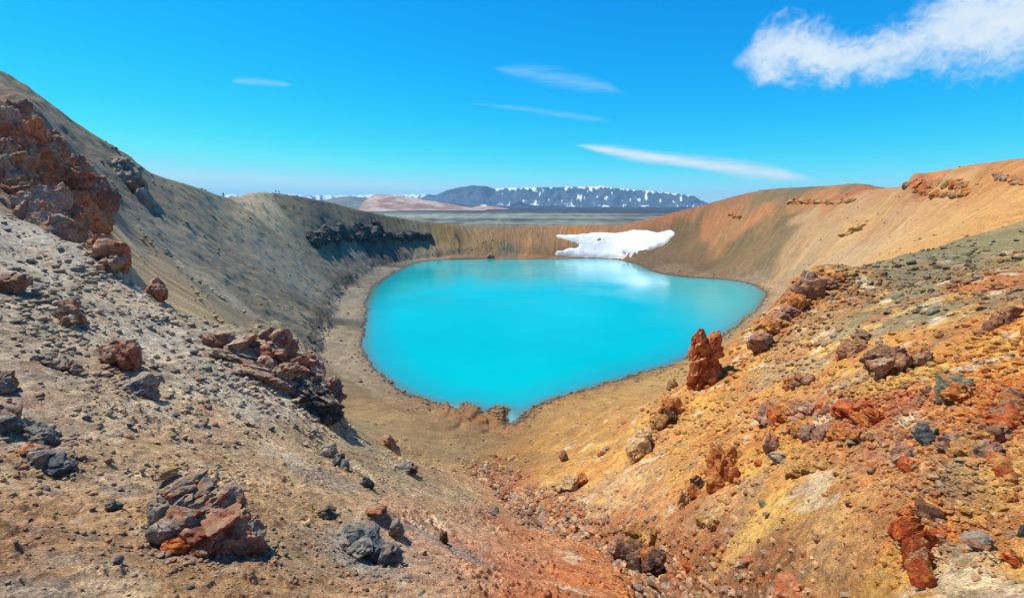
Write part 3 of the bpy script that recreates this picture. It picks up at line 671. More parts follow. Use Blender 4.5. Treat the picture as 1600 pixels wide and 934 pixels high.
# table mountain with snow on its shoulders
SKM = [(640,325),(655,311),(668,303.5),(680,305),(700,297),(720,292),(740,290),(760,291),(775,295),(790,294),(830,293),(870,292.5),(910,292),(935,291.5),(938,289.8),(942,291.5),(960,294),(1000,297),(1040,300.5),(1070,304),(1088,307),(1097,313),(1112,320),(1122,325)]
prof = skyline(SKM, 9600)
def zm(A_, R_, x, y):
    h = prof(A_); v = (R_ - 8300) / 1300
    wv = .5 * noise2(x / 700, y / 500, 3)
    g = (.5 - np.abs(noise2(A_ * 34 + wv, v * 1.1 + A_ * 9, 4))) + .45 * (.4 - np.abs(noise2(A_ * 85 + wv * 2, v * 1.8, 14))) 
    up = np.clip(v + .10 * noise2(A_ * 26, v * 0 + 2, 16), 0, 1)
    f = np.where(up < .74, .60 * (up / .74) ** 1.35, .60 + .40 * smooth(.74, 1.0, up))
    f = f + .16 * g * smooth(.05, .45, up) * smooth(1.0, .72, up)
    back = 1 - .06 * smooth(1.3, 2.6, v) - .94 * smooth(2.6, 3.4, v)
    f = f * back * (1 + .03 * noise2(x / 160, y / 160, 5) * smooth(0, .4, v))
    return -16 + h * f + noise2(x / 60, y / 60, 6) * 4 * smooth(.1, .4, v)
def cm(A_, R_, x, y, z):
    v = (R_ - 8300) / 1300; h = prof(A_); rel = (z + 16) / np.maximum(h, 20)
    c = srgb(86, 100, 112) * np.ones(z.shape + (3,)) * (1 + .3 * noise2(A_ * 60, rel * 4, 7))[..., None]
    n_ = fbm2(A_ * 120 + .6 * rel, rel * 2.6, 4, 8)
    east = smooth(.0, .03, A_)                       # the snow lies on the long flat part
    gull = noise2(A_ * 120 + .5 * rel, rel * 1.3, 9)
    sn = smooth(.36, .52, n_ * .55 + (rel - .78) * 1.6 * (rel > .5) + .12 * smooth(.86, .95, rel) + .25 * noise2(A_ * 38, rel * 3, 29)) * smooth(-.045, -.025, A_)
    sn = np.maximum(sn, smooth(.52, .66, gull + .3 * n_) * smooth(.2, .45, rel) * smooth(-.03, .0, A_))
    sn = np.maximum(sn, smooth(.45, .6, fbm2(A_ * 55, rel * 9, 3, 19)) * smooth(.20, .06, rel) * smooth(0, .03, rel) * smooth(-.07, -.05, A_))
    return c * .62 * (1 - sn[..., None]) + sn[..., None] * np.array([.82, .84, .86])
fm = far_material("far_basalt_and_snow", .01)
a0, a1 = pix(636, 325)[0], pix(1126, 325)[0]
heightfield("mountain", a0, a1, 8200, 13000, 520, 130, zm, cm, fm)
# snow covered range on the horizon
SKR = [(250,318),(300,308),(350,305),(362,302.5),(375,304),(400,306),(425,305),(440,303),(462,304.5),(480,307),(500,305.5),(520,306),(545,306),(580,304.5),(600,305),(640,304),(665,304),(690,307),(720,312),(740,318)]
pr2 = skyline(SKR, 14800)
heightfield("distant_mountain_range", pix(250,318)[0], pix(745,318)[0], 13600, 17000, 400, 40,
            lambda A_, R_, x, y: -20 + pr2(A_) * smooth(13600, 14800, R_) * (1 - smooth(15000, 17000, R_)) * (1 + .12 * fbm2(A_ * 120, R_ / 500, 3, 11)),
            lambda A_, R_, x, y, z: (lambda s_: srgb(110, 118, 126) * .4 * (1 - s_) + s_ * np.array([.66, .70, .74]))(smooth(-.1, .3, fbm2(A_ * 90, R_ / 500, 4, 12) + (z - 160) / 300)[..., None]), fm)
# pink rhyolite hill, grey-green hill beside it, dark cone and an orange rise on the plain
def hill(name, pts, dist, depth, col, alt, seed, amp=.18):
    pr = skyline(pts, dist); q = [pix(*p)[0] for p in pts]
    def zf(A_, R_, x, y):
        v = (R_ - dist) / depth; f = smooth(-1, 0, v) * (1 - smooth(0, 1.4, v))
        return -16.5 + (pr(A_) + 2) * f * (1 + amp * fbm2(x / (depth * .35), y / (depth * .35), 4, seed) * (1 - f * .7)) 
    def cf(A_, R_, x, y, z):
        m_ = smooth(-.3, .4, fbm2(x / (depth * .5), y / (depth * .3), 4, seed + 5))[..., None]
        return (np.array(srgb(*col)) * (1 - m_) + np.array(srgb(*alt)) * m_) * .66
    heightfield(name, min(q), max(q), dist - depth, dist + depth * 1.4, 220, 90, zf, cf, fh)
fh = far_material("hill_earth", .03)
hill("hill", [(480,326),(500,315),(520,309),(548,306.5),(570,308),(600,314),(640,322),(660,326)], 5200, 900, (128,138,128), (108,116,110), 31)
hill("hill", [(560,327),(570,313),(580,308),(590,305.5),(610,306.5),(625,306),(645,308),(662,312),(680,315),(700,318),(720,322),(745,325),(760,327)], 4300, 600, (168,128,106), (204,182,160), 33, .4)
hill("hill", [(640,325),(665,315),(690,314),(720,318),(760,323),(790,326)], 5600, 700, (66,84,92), (84,96,98), 35)
hill("hill", [(730,325.5),(745,322.5),(760,321.5),(780,324),(795,326)], 5000, 260, (216,168,146), (190,130,100), 37)
hill("hill", [(788,325),(800,319),(808,315.5),(812,314.5),(818,318),(828,320),(845,322),(860,320.5),(880,323),(900,325)], 6500, 500, (54,62,70), (76,84,90), 39)

# ------------------------------------------------------------------ snow field and stream
def drape(name, poly, step, zf, material, margin=0.0, attr_edge=True):
    P_ = chaikin(np.array(poly), 1)
    gx, gy = np.meshgrid(np.arange(P_[:, 0].min() - 3, P_[:, 0].max() + 3, step), np.arange(P_[:, 1].min() - 3, P_[:, 1].max() + 3, step), indexing='ij')
    sd = sdist(gx, gy, P_); sd = sd + noise2(gx / (step * 5), gy / (step * 5), 8) * step * .6
    q = gridfaces(*gx.shape); keep = (sd.ravel()[q] < margin + step).any(1); q = q[keep][:, ::-1]
    used = np.unique(q); mp_ = np.full(gx.size, -1); mp_[used] = np.arange(len(used))
    x, y, e = gx.ravel()[used], gy.ravel()[used], -sd.ravel()[used]
    return make_mesh(name, np.stack([x, y, zf(x, y, e)], -1), mp_[q], material, attrs={"Edge": ('FLOAT', e)})
def snow():
    m_, nt, p = mat("old_snow"); k = N(nt); pos = k.pos()
    c = k.mix(k.ramp(k.noise(pos, .25, 5, .6), .35, .75), (.80, .81, .82, 1), (.56, .56, .54, 1))
    c = k.mix(k.ramp(k.attr("Edge", 'Fac'), .8, -.2), c, (.55, .52, .48, 1)); k.link(c, p.inputs['Base Color']); p.inputs['Roughness'].default_value = .7
    bp = k.n("ShaderNodeBump"); bp.inputs['Strength'].default_value = .5; bp.inputs['Distance'].default_value = .6
    k.link(k.noise(pos, .5, 5, .6), bp.inputs['Height']); k.link(bp.outputs[0], p.inputs['Normal'])
    px_ = [(863.6,368.3),(886.6,369),(909.6,368.6),(935.5,364.3),(984,362.6),(1019,363.4),(1029,367),(1046,364.3),(1055.7,367),(1044.8,373.5),(1030,385),(1010,394),
           (987,395.6),(970,395.6),(978.6,403.5),(958,403.2),(927,402),(901,401),(884,399.8),(865,397),(889.5,392),(905,387),(901,383.6),(884,376.4)]
    o = drape("snow_patch", [hit(*q)[:2] for q in px_], 1.0, lambda x, y, e: sum(ground(x + i_ * 1.6, y + j_ * 1.6) for i_ in (-2, -1, 0, 1, 2) for j_ in (-2, 0, 2)) / 15 + .5 * np.clip(e - .5, 0, 1) + np.clip(e * 1.1 + .1, -1.2, .9) + .18 * noise2(x / 6, y / 3, 9), m_)
    tag(o, "big white snow patch lying in the hollow above the far shore of the lake", "snow patch")
snow()
# ------------------------------------------------------------------ rocks
def ico(sub):
    bm = bmesh.new(); bmesh.ops.create_icosphere(bm, subdivisions=sub, radius=1.0)
    v = np.array([q.co[:] for q in bm.verts]); f = np.array([[w.index for w in q.verts] for q in bm.faces]); bm.free()
    return v / np.linalg.norm(v, axis=1)[:, None], f
ICO = {k: ico(k) for k in (1, 2, 3, 4, 5)}
def rock_shape(seed, sub, dims, facets=14, rough=.08, knob=.0, sharp=.9, lump=.12):
    """an angular stone: a ball cut by random planes, roughened by ridged noise; unit frame x right, y away, z up"""
    r_ = np.random.default_rng(seed); v, f = ICO[sub]
    nrm = r_.normal(size=(facets, 3)); nrm /= np.linalg.norm(nrm, axis=1)[:, None]; hgt_ = r_.uniform(.62, 1.0, facets)
    dt = np.maximum(v @ nrm.T, .05); rad = (hgt_ / dt); rad = np.minimum(rad.min(1), 1.25)
    rad = rad / rad.max() + .0
    o = r_.uniform(-50, 50, 3)
    asp = np.array(dims) / max(dims)
    # blocks between fractures: each cell of a broken lattice stands a little in or out, with a groove at its joint
    if sub >= 2:
        for cells, step, groove in ((16, .20, .07), (70, .10, .045)) if sub >= 4 else ((12, .16, .05),):
            c = r_.normal(size=(cells, 3)); c /= np.linalg.norm(c, axis=1)[:, None]; off = r_.uniform(-1, 1, cells)
            wv = v + .10 * np.stack([noise3(v[:, 0] * 2.5 + o[k], v[:, 1] * 2.5, v[:, 2] * 2.5 + 5 * k) for k in range(3)], 1)
            dd = np.linalg.norm((wv[:, None] - c[None]) * (1, 1, 1.35), axis=2); srt = np.argsort(dd, 1)[:, :2]
            gap = np.take_along_axis(dd, srt[:, 1:2], 1)[:, 0] - np.take_along_axis(dd, srt[:, :1], 1)[:, 0]
            sl_ = r_.normal(size=(cells, 3)) * .35
            e_ = off[srt[:, 0]] + ((v - c[srt[:, 0]]) * sl_[srt[:, 0]]).sum(1) * 2.2
            kk = (1.0 if sub >= 4 else .6) * (1 + 2.2 * knob)
            rad = rad * (1 + step * kk * .5 * e_ - groove * kk * smooth(.09, .0, gap))
    nz = 0; amp = 1.0; fr = 2.4
    for k in range(1 + sub):
        nn_ = noise3(v[:, 0] * fr + o[0], v[:, 1] * fr + o[1], v[:, 2] * fr + o[2])
        nz = nz + amp * (.3 - np.abs(nn_)); amp *= .6; fr *= 2.1
    rad = rad * (1 + rough * 1.1 * nz)
    q = v * rad[:, None]; ext = np.abs(q).max(0); return q / ext * np.array(dims) * .5, f
PAL = {
 'red': [(180,114,88), (200,152,128), (132,90,78), (174,150,136)],
 'redgrey': [(166,124,106), (178,162,150), (116,98,94), (184,122,88)],
 'grey': [(164,158,150), (128,130,132), (180,164,148), (108,112,118)],
 'greyred': [(178,164,154), (134,124,120), (190,116,78), (160,148,138)],
 'blue': [(104,118,126), (84,98,110), (130,136,136), (70,84,96)],
 'orange': [(196,120,60), (212,156,92), (160,84,44), (178,138,98)],
 'hoodoo': [(204,120,70), (164,86,52), (214,154,98), (140,74,50)],
 'brown': [(164,120,96), (134,104,90), (190,144,104), (110,90,82)],
 'pale': [(206,172,126), (216,190,150), (186,140,92), (170,150,128)],
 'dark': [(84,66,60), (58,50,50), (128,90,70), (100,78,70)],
 'basalt': [(74,80,84), (54,60,66), (104,104,100), (88,90,90)],
 'vivid': [(198,90,46), (220,136,66), (168,70,46), (140,80,72)],
 'green': [(124,126,108), (146,142,120), (104,112,104), (150,130,96)],
 'sandy': [(196,150,92), (206,164,110), (176,128,76), (160,120,84)],
 'pink': [(206,128,92), (222,156,116), (190,96,64), (200,150,120)],
}
def rock_colour(v, pal, seed, size, dust=None):
    """v in metres (local): patches of the palette by position, seams of the second and third colour"""
    p_ = [srgb(*c) * np.array([.84, .80, .68]) for c in PAL[pal]]
    s_ = 1.0 / max(size * .38, .02); o = (seed * 7.31) % 97
    a = noise3(v[:, 0] * s_ + o, v[:, 1] * s_, v[:, 2] * s_); b = noise3(v[:, 0] * s_ * 2.3, v[:, 1] * s_ * 2.3 + o, v[:, 2] * s_ * 2.3)
    c_ = noise3(v[:, 0] * s_ * 6, v[:, 1] * s_ * 6, v[:, 2] * s_ * 6 + o)
    m1, m2, m3 = smooth(-.1, .35, a + .4 * c_)[:, None], smooth(.1, .4, b + .3 * c_)[:, None], smooth(.15, .5, -b + .5 * c_)[:, None]
    c = p_[0] * (1 - m1) + p_[1] * m1; c = c * (1 - .8 * m2) + p_[2] * .8 * m2; c = c * (1 - .7 * m3) + p_[3] * .7 * m3
    return c * (1 + .22 * c_)[:, None]
def rock_material():
    m_, nt, p = mat("weathered_rock"); k = N(nt)
    pos = k.pos(); c = k.attr("Col")
    c = k.mix(1.0, c, k.mix(k.ramp(k.noise(pos, 5, 8, .68), .3, .7), (.62, .6, .6, 1), (1.35, 1.34, 1.32, 1)), 'MULTIPLY')
    c = k.mix(1.0, c, k.mix(k.ramp(k.noise(pos, 34, 4, .7), .3, .7), (.74, .73, .72, 1), (1.22, 1.22, 1.22, 1)), 'MULTIPLY')
    # wind-blown grit on ledges
    ns = k.n("ShaderNodeSeparateXYZ"); k.link(k.n("ShaderNodeNewGeometry").outputs['Normal'], ns.inputs[0])
    dust = k.math('MULTIPLY', k.ramp(ns.outputs[2], .55, .92), k.ramp(k.noise(pos, 3, 5, .6), .42, .62))
    c = k.mix(k.math('MULTIPLY', dust, .7), c, k.attr("Dust")); k.link(c, p.inputs['Base Color'])
    h = k.math('ADD', k.math('MULTIPLY', k.noise(pos, 3.2, 10, .74), .22), k.math('MULTIPLY', k.voro(pos, 7, 'F1'), .04))
    bp = k.n("ShaderNodeBump"); bp.inputs['Strength'].default_value = .8; bp.inputs['Distance'].default_value = 1.0
    k.link(h, bp.inputs['Height']); k.link(bp.outputs[0], p.inputs['Normal']); return m_
MR = rock_material()
def ground_colour(x, y):
    a = math.atan2(x, y); l = math.log(math.hypot(x, y))
    i = min(max(np.searchsorted(az, a), 0), NA - 1); j = min(max(np.searchsorted(lr, l), 0), NR - 1); return COLR[i, j]
def build_rock(name, chunks, label=None, cat="rock", group=None):
    """chunks: (x, y of the middle in the picture, width, height px, palette, options) -> one mesh, its origin on the ground"""
    VV, FF, CC_, DD, off = [], [], [], [], 0; org = None; placed = []
    for ci, c in enumerate(chunks):
        px, py, w, h, pal = c[:5]; o = c[5] if len(c) > 5 else {}
        g = hit(px, py + h * .42) if 'r' not in o else at(px, py + h * .42, o['r'])
        depth = g[1] * cp - (g[2] - EYE) * sp_
        sc = depth / F; W_, H_ = w * sc * 1.2, h * sc * 1.2
        dims = (W_, min(W_, H_ * 1.5) * o.get('deep', .95), H_ * o.get('tall', 1.0))
        seed = o.get('seed', int(px * 7 + py * 13 + ci)); pxw = max(w, h) * .64
        sub = 5 if pxw > 38 else 4 if pxw > 14 else 3 if pxw > 6 else 2 if pxw > 3.5 else 1
        v, f = rock_shape(seed, sub, dims, o.get('facets', 14), o.get('rough', .09), o.get('knob', .16 if sub >= 4 else 0))
        col_ = rock_colour(v, pal, seed, max(W_, H_))
        a = math.atan2(g[0], g[1]); ca, sa = math.cos(a), math.sin(a)
        tl = R(o.get('tilt', np.random.default_rng(seed).uniform(-14, 14))); x0, z0_ = v[:, 0].copy(), v[:, 2].copy()
        v[:, 0] = x0 * math.cos(tl) + z0_ * math.sin(tl); v[:, 2] = -x0 * math.sin(tl) + z0_ * math.cos(tl)
        vx = v[:, 0] * ca + v[:, 1] * sa; vy = -v[:, 0] * sa + v[:, 1] * ca
        cen = np.array([g[0] + sa * dims[1] * .15, g[1] + ca * dims[1] * .15, g[2] + H_ * o.get('lift', .28)])
        if placed:
            ds_ = [np.linalg.norm(cen - pc_) - .30 * (ps_ + (dims[0] + dims[1] + dims[2]) / 3) for pc_, ps_ in placed]
            jn = int(np.argmin(ds_)); gap_ = ds_[jn]
            if gap_ > 0: dv = placed[jn][0] - cen; cen = cen + dv / np.linalg.norm(dv) * gap_
        placed.append((cen, sum(dims) / 3))
        v = np.stack([vx, vy, v[:, 2]], 1) + cen
        if org is None: org = np.array([g[0], g[1], float(ground(g[0], g[1]))])
        gc = ground_colour(g[0], g[1])
        VV.append(v - org); FF.append(f + off); CC_.append(col_); DD.append(np.tile(gc, (len(v), 1))); off += len(v)
    V_ = np.concatenate(VV); one = np.ones((len(V_), 1))
    o_ = make_mesh(name, V_, np.concatenate(FF), MR, attrs={"Col": ('FLOAT_COLOR', np.concatenate([np.concatenate(CC_), one], 1)),
                   "Dust": ('FLOAT_COLOR', np.concatenate([np.concatenate(DD), one], 1))}, smooth_=True)
    try: o_.data.set_sharp_from_angle(angle=R(38))
    except Exception: pass
    o_.location = tuple(org)
    if label: tag(o_, label, cat, group)
    return o_
def chain(pts, n_, w, h, pal, jit=.35, seed=1, **o):
    """chunks strung along a line of picture points"""
    r_ = np.random.default_rng(seed); p_ = np.array(pts, float); t = np.linspace(0, len(p_) - 1, n_); out = []
    for k in range(n_):
        x = np.interp(t[k], range(len(p_)), p_[:, 0]); y = np.interp(t[k], range(len(p_)), p_[:, 1]); s_ = r_.uniform(1 - jit, 1 + jit)
        out.append((x + r_.normal() * w * .15, y + r_.normal() * h * .15, w * s_, h * s_ * r_.uniform(.8, 1.2), pal if isinstance(pal, str) else pal[r_.integers(len(pal))], dict(o)))
    return out
K = {'knob': .2, 'rough': .10}
build_rock("rock_outcrop", [(345,530,50,28,'redgrey',K),(378,540,58,38,'redgrey',K),(410,548,58,52,'red',K),(436,545,56,66,'redgrey',K),(462,566,52,58,'red',K),(492,566,34,32,'redgrey',K),
    (470,596,60,56,'redgrey',K),(498,598,44,54,'greyred',K),(505,628,46,52,'basalt',K),(525,650,34,38,'basalt',K),(548,668,26,18,'basalt',K),(440,586,60,40,'redgrey',K),(410,572,50,30,'redgrey',K),(428,578,120,46,'redgrey',{'knob':.3,'rough':.16,'tilt':28,'lift':.1}),(488,616,88,56,'basalt',{'knob':.3,'rough':.16,'tilt':42,'lift':.15}),(380,552,90,30,'redgrey',{'knob':.3,'rough':.16,'tilt':20,'lift':.1}),(512,612,48,60,'greyred',{'knob':.3,'rough':.14,'tilt':40})]
    + chain([(335,525),(420,560),(480,620)], 9, 24, 18, ['redgrey','grey'], seed=4), "large jagged red and grey rock ridge on the crest left of the lake", "rock outcrop")
build_rock("boulder", [(292,775,88,60,'greyred',K),(352,800,80,78,'greyred',K),(300,822,100,66,'greyred',K),(336,832,90,62,'red',K),(378,826,62,70,'greyred',K),(262,800,46,46,'grey',K),(372,846,70,42,'red',K),
    (268,752,60,30,'grey',K),(288,845,50,34,'vivid',{'knob':.1})], "largest boulder of the foreground, grey and cracked with a rusty red underside", "boulder")
build_rock("stone", [(262,738,30,15,'pale',{'r':10.9})], "pale tan slab resting on top of the big cracked boulder", "stone")
build_rock("rock", [(168,392,56,52,'red',K),(190,398,30,40,'red',K),(152,385,30,28,'red',K),(192,430,34,36,'redgrey',K)], "red crag below the left cliff, standing on the crest of the grey scree", "rock")
build_rock("rock", [(250,452,30,40,'red',K),(262,474,34,40,'redgrey',K),(275,488,20,24,'redgrey',K)], "dark red rock on the crest between the red crag and the long ridge", "rock")
build_rock("rock", [(24,442,44,40,'redgrey',K),(14,430,24,20,'grey')], "reddish rock half buried in scree at the left edge under the cliff", "rock")
build_rock("rock", [(114,486,32,34,'red',K),(122,506,34,40,'redgrey',K),(100,510,24,24,'redgrey')], "upright rusty red block on the pale scree of the left slope", "rock")
build_rock("rock", [(188,548,48,46,'redgrey',K),(204,562,34,52,'red',K),(178,536,40,24,'grey')], "dark red block with a grey cap in the middle of the left slope", "rock")
build_rock("rock", [(222,602,42,34,'grey',K),(236,614,26,22,'grey')], "low grey rock just below the dark red block with the grey cap", "rock")
build_rock("rock", [(74,560,34,22,'grey',K),(98,570,40,20,'greyred',K),(118,578,24,16,'redgrey')], "long low grey rock lying on the left slope above the foreground", "rock")
build_rock("rock", [(8,596,30,36,'redgrey',K),(14,618,30,26,'grey')], "reddish brown rock cut by the left edge of the photo, highest of three there", "rock")
build_rock("rock", [(14,654,44,44,'greyred',K),(6,690,30,30,'blue'),], "reddish grey block at the left edge above the layered grey rock", "rock")
build_rock("rock", [(44,664,26,28,'grey')], "small upright grey block between the reddish edge block and the layered rock", "rock")
build_rock("rock", [(62,674,36,26,'grey',K),(78,684,34,28,'blue',K)], "sloping grey slab just above the layered blue grey rock", "rock")
build_rock("rock", [(76,716,54,34,'grey',K),(92,730,42,32,'blue',K),(60,706,30,20,'greyred'),(34,700,30,18,'pink')], "layered blue grey rock at the left edge of the foreground", "rock")
build_rock("stone", [(178,790,22,22,'blue',{'facets':9})], "rounded blue grey stone alone on the brown soil left of the big boulder", "stone")
build_rock("rock", [(545,835,40,28,'blue',K),(575,846,44,38,'blue',K),(598,862,44,40,'blue',K),(620,868,36,42,'blue',K),(560,862,40,26,'grey',K),(540,850,26,20,'grey'),(603,835,24,20,'grey')], "broken blue grey outcrop at the bottom of the foreground left of the gully", "rock outcrop")
build_rock("stone", [(618,826,24,30,'grey',{'knob':.2})], "upright grey stone standing just above the broken blue grey outcrop", "stone")
build_rock("stone", [(608,690,26,20,'redgrey',K)], "round boulder with a rusty base at the foot of the long red ridge", "boulder")
build_rock("stone", [(512,704,26,20,'grey',K),(504,711,18,14,'grey')], "double grey stone downslope of the long red ridge", "stone")
build_rock("stone", [(534,720,22,26,'blue',K),(545,732,16,16,'blue')], "blue grey stone between the double grey stone and the dark pointed one", "stone")
build_rock("stone", [(574,752,18,26,'basalt',K),(562,744,16,14,'grey')], "dark pointed stone on the brown slope above the gully", "stone")
build_rock("rock", [(630,730,30,14,'grey',K),(650,734,34,16,'dark',K),(670,742,22,14,'redgrey',K)], "low ledge of dark rock on the crest above the head of the gully", "rock ledge")
build_rock("stone", [(770,799,18,12,'blue')], "small grey stone alone on the orange ground left of the gully", "stone")
build_rock("stone", [(694,838,12,26,'dark')], "small dark upright stone on the pinkish soil of the foreground", "stone")
build_rock("stone", [(586,796,34,14,'pink')], "flat pinkish slab on the brown soil above the blue grey outcrop", "stone")
build_rock("stone", [(512,800,28,20,'basalt',K)], "dark grey stone on the slope between the big boulder and the blue grey outcrop", "stone")
H = {'knob': .22, 'rough': .12, 'deep': 1.0, 'tilt': 2, 'r': hit(1100, 610)[3] + 1.0}
build_rock("rock_pillar", [(1100,566,40,88,'hoodoo',H),(1093,540,30,56,'hoodoo',H),(1110,538,24,54,'hoodoo',H),(1106,580,38,58,'hoodoo',H),(1092,588,32,50,'hoodoo',H),(1096,608,42,28,'orange',H),(1102,552,44,44,'hoodoo',H),(1086,530,13,26,'hoodoo',H)],
    "tall red brown rock pillar standing against the turquoise water", "rock pillar")
build_rock("rock", [(1050,632,34,34,'orange',K),(1034,648,36,36,'orange',K),(1022,664,30,36,'sandy',K),(1052,652,22,26,'dark')], "rough orange knoll downslope of the tall pillar", "rock")
build_rock("rock", [(1004,690,36,44,'pale',K),(994,706,30,36,'pale',K),(1008,672,26,30,'pale',K)], "pale cream rock bulge below the rough orange knoll", "rock")
build_rock("rock", [(1130,716,50,44,'orange',K),(1118,744,44,62,'orange',K),(1140,730,34,56,'hoodoo',K),(1108,760,30,36,'orange',K)], "cracked orange crag in the middle of the right slope", "rock")
build_rock("rock", [(1080,766,24,36,'orange',K),(1070,776,20,30,'pale',K),(1088,756,22,24,'dark')], "small split crag left of the cracked orange crag", "rock")
build_rock("rock", [(1050,602,18,18,'brown')], "small brown block at the left foot of the tall pillar", "rock")
build_rock("stone", [(880,713,14,18,'brown',{'tall':1.1})], "brown stone standing on the sandy slope beside the lake's near end", "stone")
build_rock("rock", [(908,748,18,24,'orange',K),(884,756,36,26,'pale',K),(868,764,26,18,'pale')], "pale hump with an orange end, just above the gully", "rock")
build_rock("rock", [(1378,560,60,56,'brown',{'knob':.22,'rough':.07}),(1368,590,40,36,'redgrey',{'knob':.2})], "big dark brown boulder split by cracks high on the right slope", "boulder")
build_rock("rock", [(1486,604,46,46,'green',{'knob':.06}),(1496,626,36,34,'orange',K),(1470,622,20,18,'brown')], "rounded grey green boulder on the yellow soil of the right slope", "boulder")
build_rock("rock", [(1444,676,34,30,'green'),(1430,696,28,42,'blue',{'knob':.05,'tilt':-12})], "smooth blue grey boulder below the rounded grey green one", "boulder")
build_rock("rock", [(1556,500,30,36,'brown',{'knob':.1}),(1574,492,24,30,'brown'),(1546,510,16,20,'brown')], "brown boulder split in two on the upper right slope", "boulder")
build_rock("rock", [(1202,690,22,42,'redgrey',{'facets':9})], "dark reddish rounded boulder at the left end of the chunky red band", "boulder")
build_rock("stone", [(1214,714,26,24,'grey',{'facets':9})], "rounded grey stone just below the dark reddish boulder", "stone")
build_rock("stone", [(1524,842,34,22,'grey',{'facets':7,'knob':0}),(1528,854,32,18,'brown',{'facets':7})], "square white grey block near the lower right corner", "stone")
build_rock("stone", [(1578,775,18,22,'orange')], "orange rounded stone near the right edge above the square block", "stone")
build_rock("stone", [(1598,826,14,30,'basalt')], "black stone cut by the right edge of the photo", "stone")
build_rock("stone", [(1578,872,26,26,'vivid',{'facets':8})], "bright orange rounded stone in the lower right corner", "stone")
build_rock("rock_outcrop", chain([(1190,650),(1260,640),(1330,640),(1370,655)], 26, 30, 28, ['redgrey','brown','orange','vivid'], seed=11) + chain([(1220,670),(1290,680),(1350,680)], 22, 22, 20, ['brown','redgrey','orange'], seed=12),
    "wide chunky band of red and brown rock across the right slope", "rock outcrop")
build_rock("rock_outcrop", [(1262,440,44,32,'orange',K),(1248,458,36,50,'redgrey',K),(1270,462,40,40,'brown',K),(1290,442,32,24,'brown',K),(1316,432,26,20,'orange',K)] + chain([(1240,480),(1215,500),(1190,520),(1180,540)], 16, 24, 22, ['orange','redgrey','sandy'], seed=13),
    "red brown crag where the right slope's crest meets the lake shore", "rock outcrop")
VT = {'tall': 1.0, 'tilt': 8, 'knob': .14, 'deep': .5}
build_rock("rock_outcrop", [(1422,806,34,36,'vivid',VT),(1450,800,36,38,'brown',VT),(1405,830,30,46,'vivid',VT),(1430,850,40,60,'vivid',VT),(1462,850,30,60,'vivid',VT),(1410,880,30,60,'orange',VT),(1440,900,46,66,'vivid',VT),(1470,905,34,66,'redgrey',VT),(1425,930,40,50,'orange',VT),(1455,945,40,50,'vivid',VT)],
    "upright bright red and orange streaked ledges at the bottom right", "rock outcrop")
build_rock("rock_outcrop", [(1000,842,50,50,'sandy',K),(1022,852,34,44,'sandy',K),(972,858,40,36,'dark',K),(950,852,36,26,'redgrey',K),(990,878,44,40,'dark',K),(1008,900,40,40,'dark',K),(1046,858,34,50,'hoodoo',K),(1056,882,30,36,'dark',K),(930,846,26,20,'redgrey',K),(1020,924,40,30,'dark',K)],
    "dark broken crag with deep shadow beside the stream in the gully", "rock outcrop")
build_rock("stone", [(1236,922,44,34,'pink',{'facets':9})], "flat salmon pink stone beside the stream at the bottom edge", "stone")
build_rock("rock_outcrop", chain([(1540,690),(1570,650),(1590,600)], 18, 28, 26, ['vivid','orange','brown'], seed=14), "knobbly orange and red rock at the right edge of the photo", "rock outcrop")
build_rock("stone", [(1425,410,14,9,'basalt',{'facets':7})], "largest black stone on the crest of the grey right slope", "stone")
build_rock("stone", [(1455,486,16,14,'grey')], "grey stone on the grey fan of the right slope", "stone")
for pts_, n__, w__, h__, pl_, sd_, lb_ in [
  ([(1488,690),(1530,700)], 7, 30, 26, ['orange','redgrey','sandy'], 41, "crumbling orange outcrop between the streaked ledges and the right edge"),
  ([(1330,545),(1350,520)], 5, 24, 20, ['brown','sandy'], 42, "brown ledge just above the big dark brown boulder"),
  ([(1440,560),(1420,540)], 6, 26, 24, ['redgrey','orange'], 43, "reddish knobbly outcrop above the rounded grey green boulder"),
  ([(1230,600),(1262,590)], 5, 20, 18, ['orange','brown'], 44, "little orange ledge between the tall pillar and the big brown boulder"),
  ([(1240,735),(1290,725)], 6, 22, 16, ['orange','sandy'], 45, "low tan and orange lumps under the chunky red band"),
  ([(1405,705),(1425,735),(1432,770)], 8, 22, 22, ['redgrey','brown','vivid'], 46, "broken reddish rocks leading down to the streaked red ledges"),
  ([(1560,720),(1590,760)], 6, 24, 24, ['vivid','orange'], 47, "rusty outcrop at the right edge below the knobbly red rock"),
  ([(1090,810),(1130,822)], 5, 20, 16, ['pale','sandy'], 48, "pale crusted lumps above the stream below the cracked orange crag"),
  ([(945,700),(930,718)], 5, 12, 10, ['orange','redgrey'], 49, "thin orange rock rib on the sandy slope left of the pale cream bulge")]:
    build_rock("rock_outcrop", chain(pts_, n__, w__, h__, pl_, seed=sd_, knob=.2, rough=.13, lift=.16), lb_, "rock outcrop")
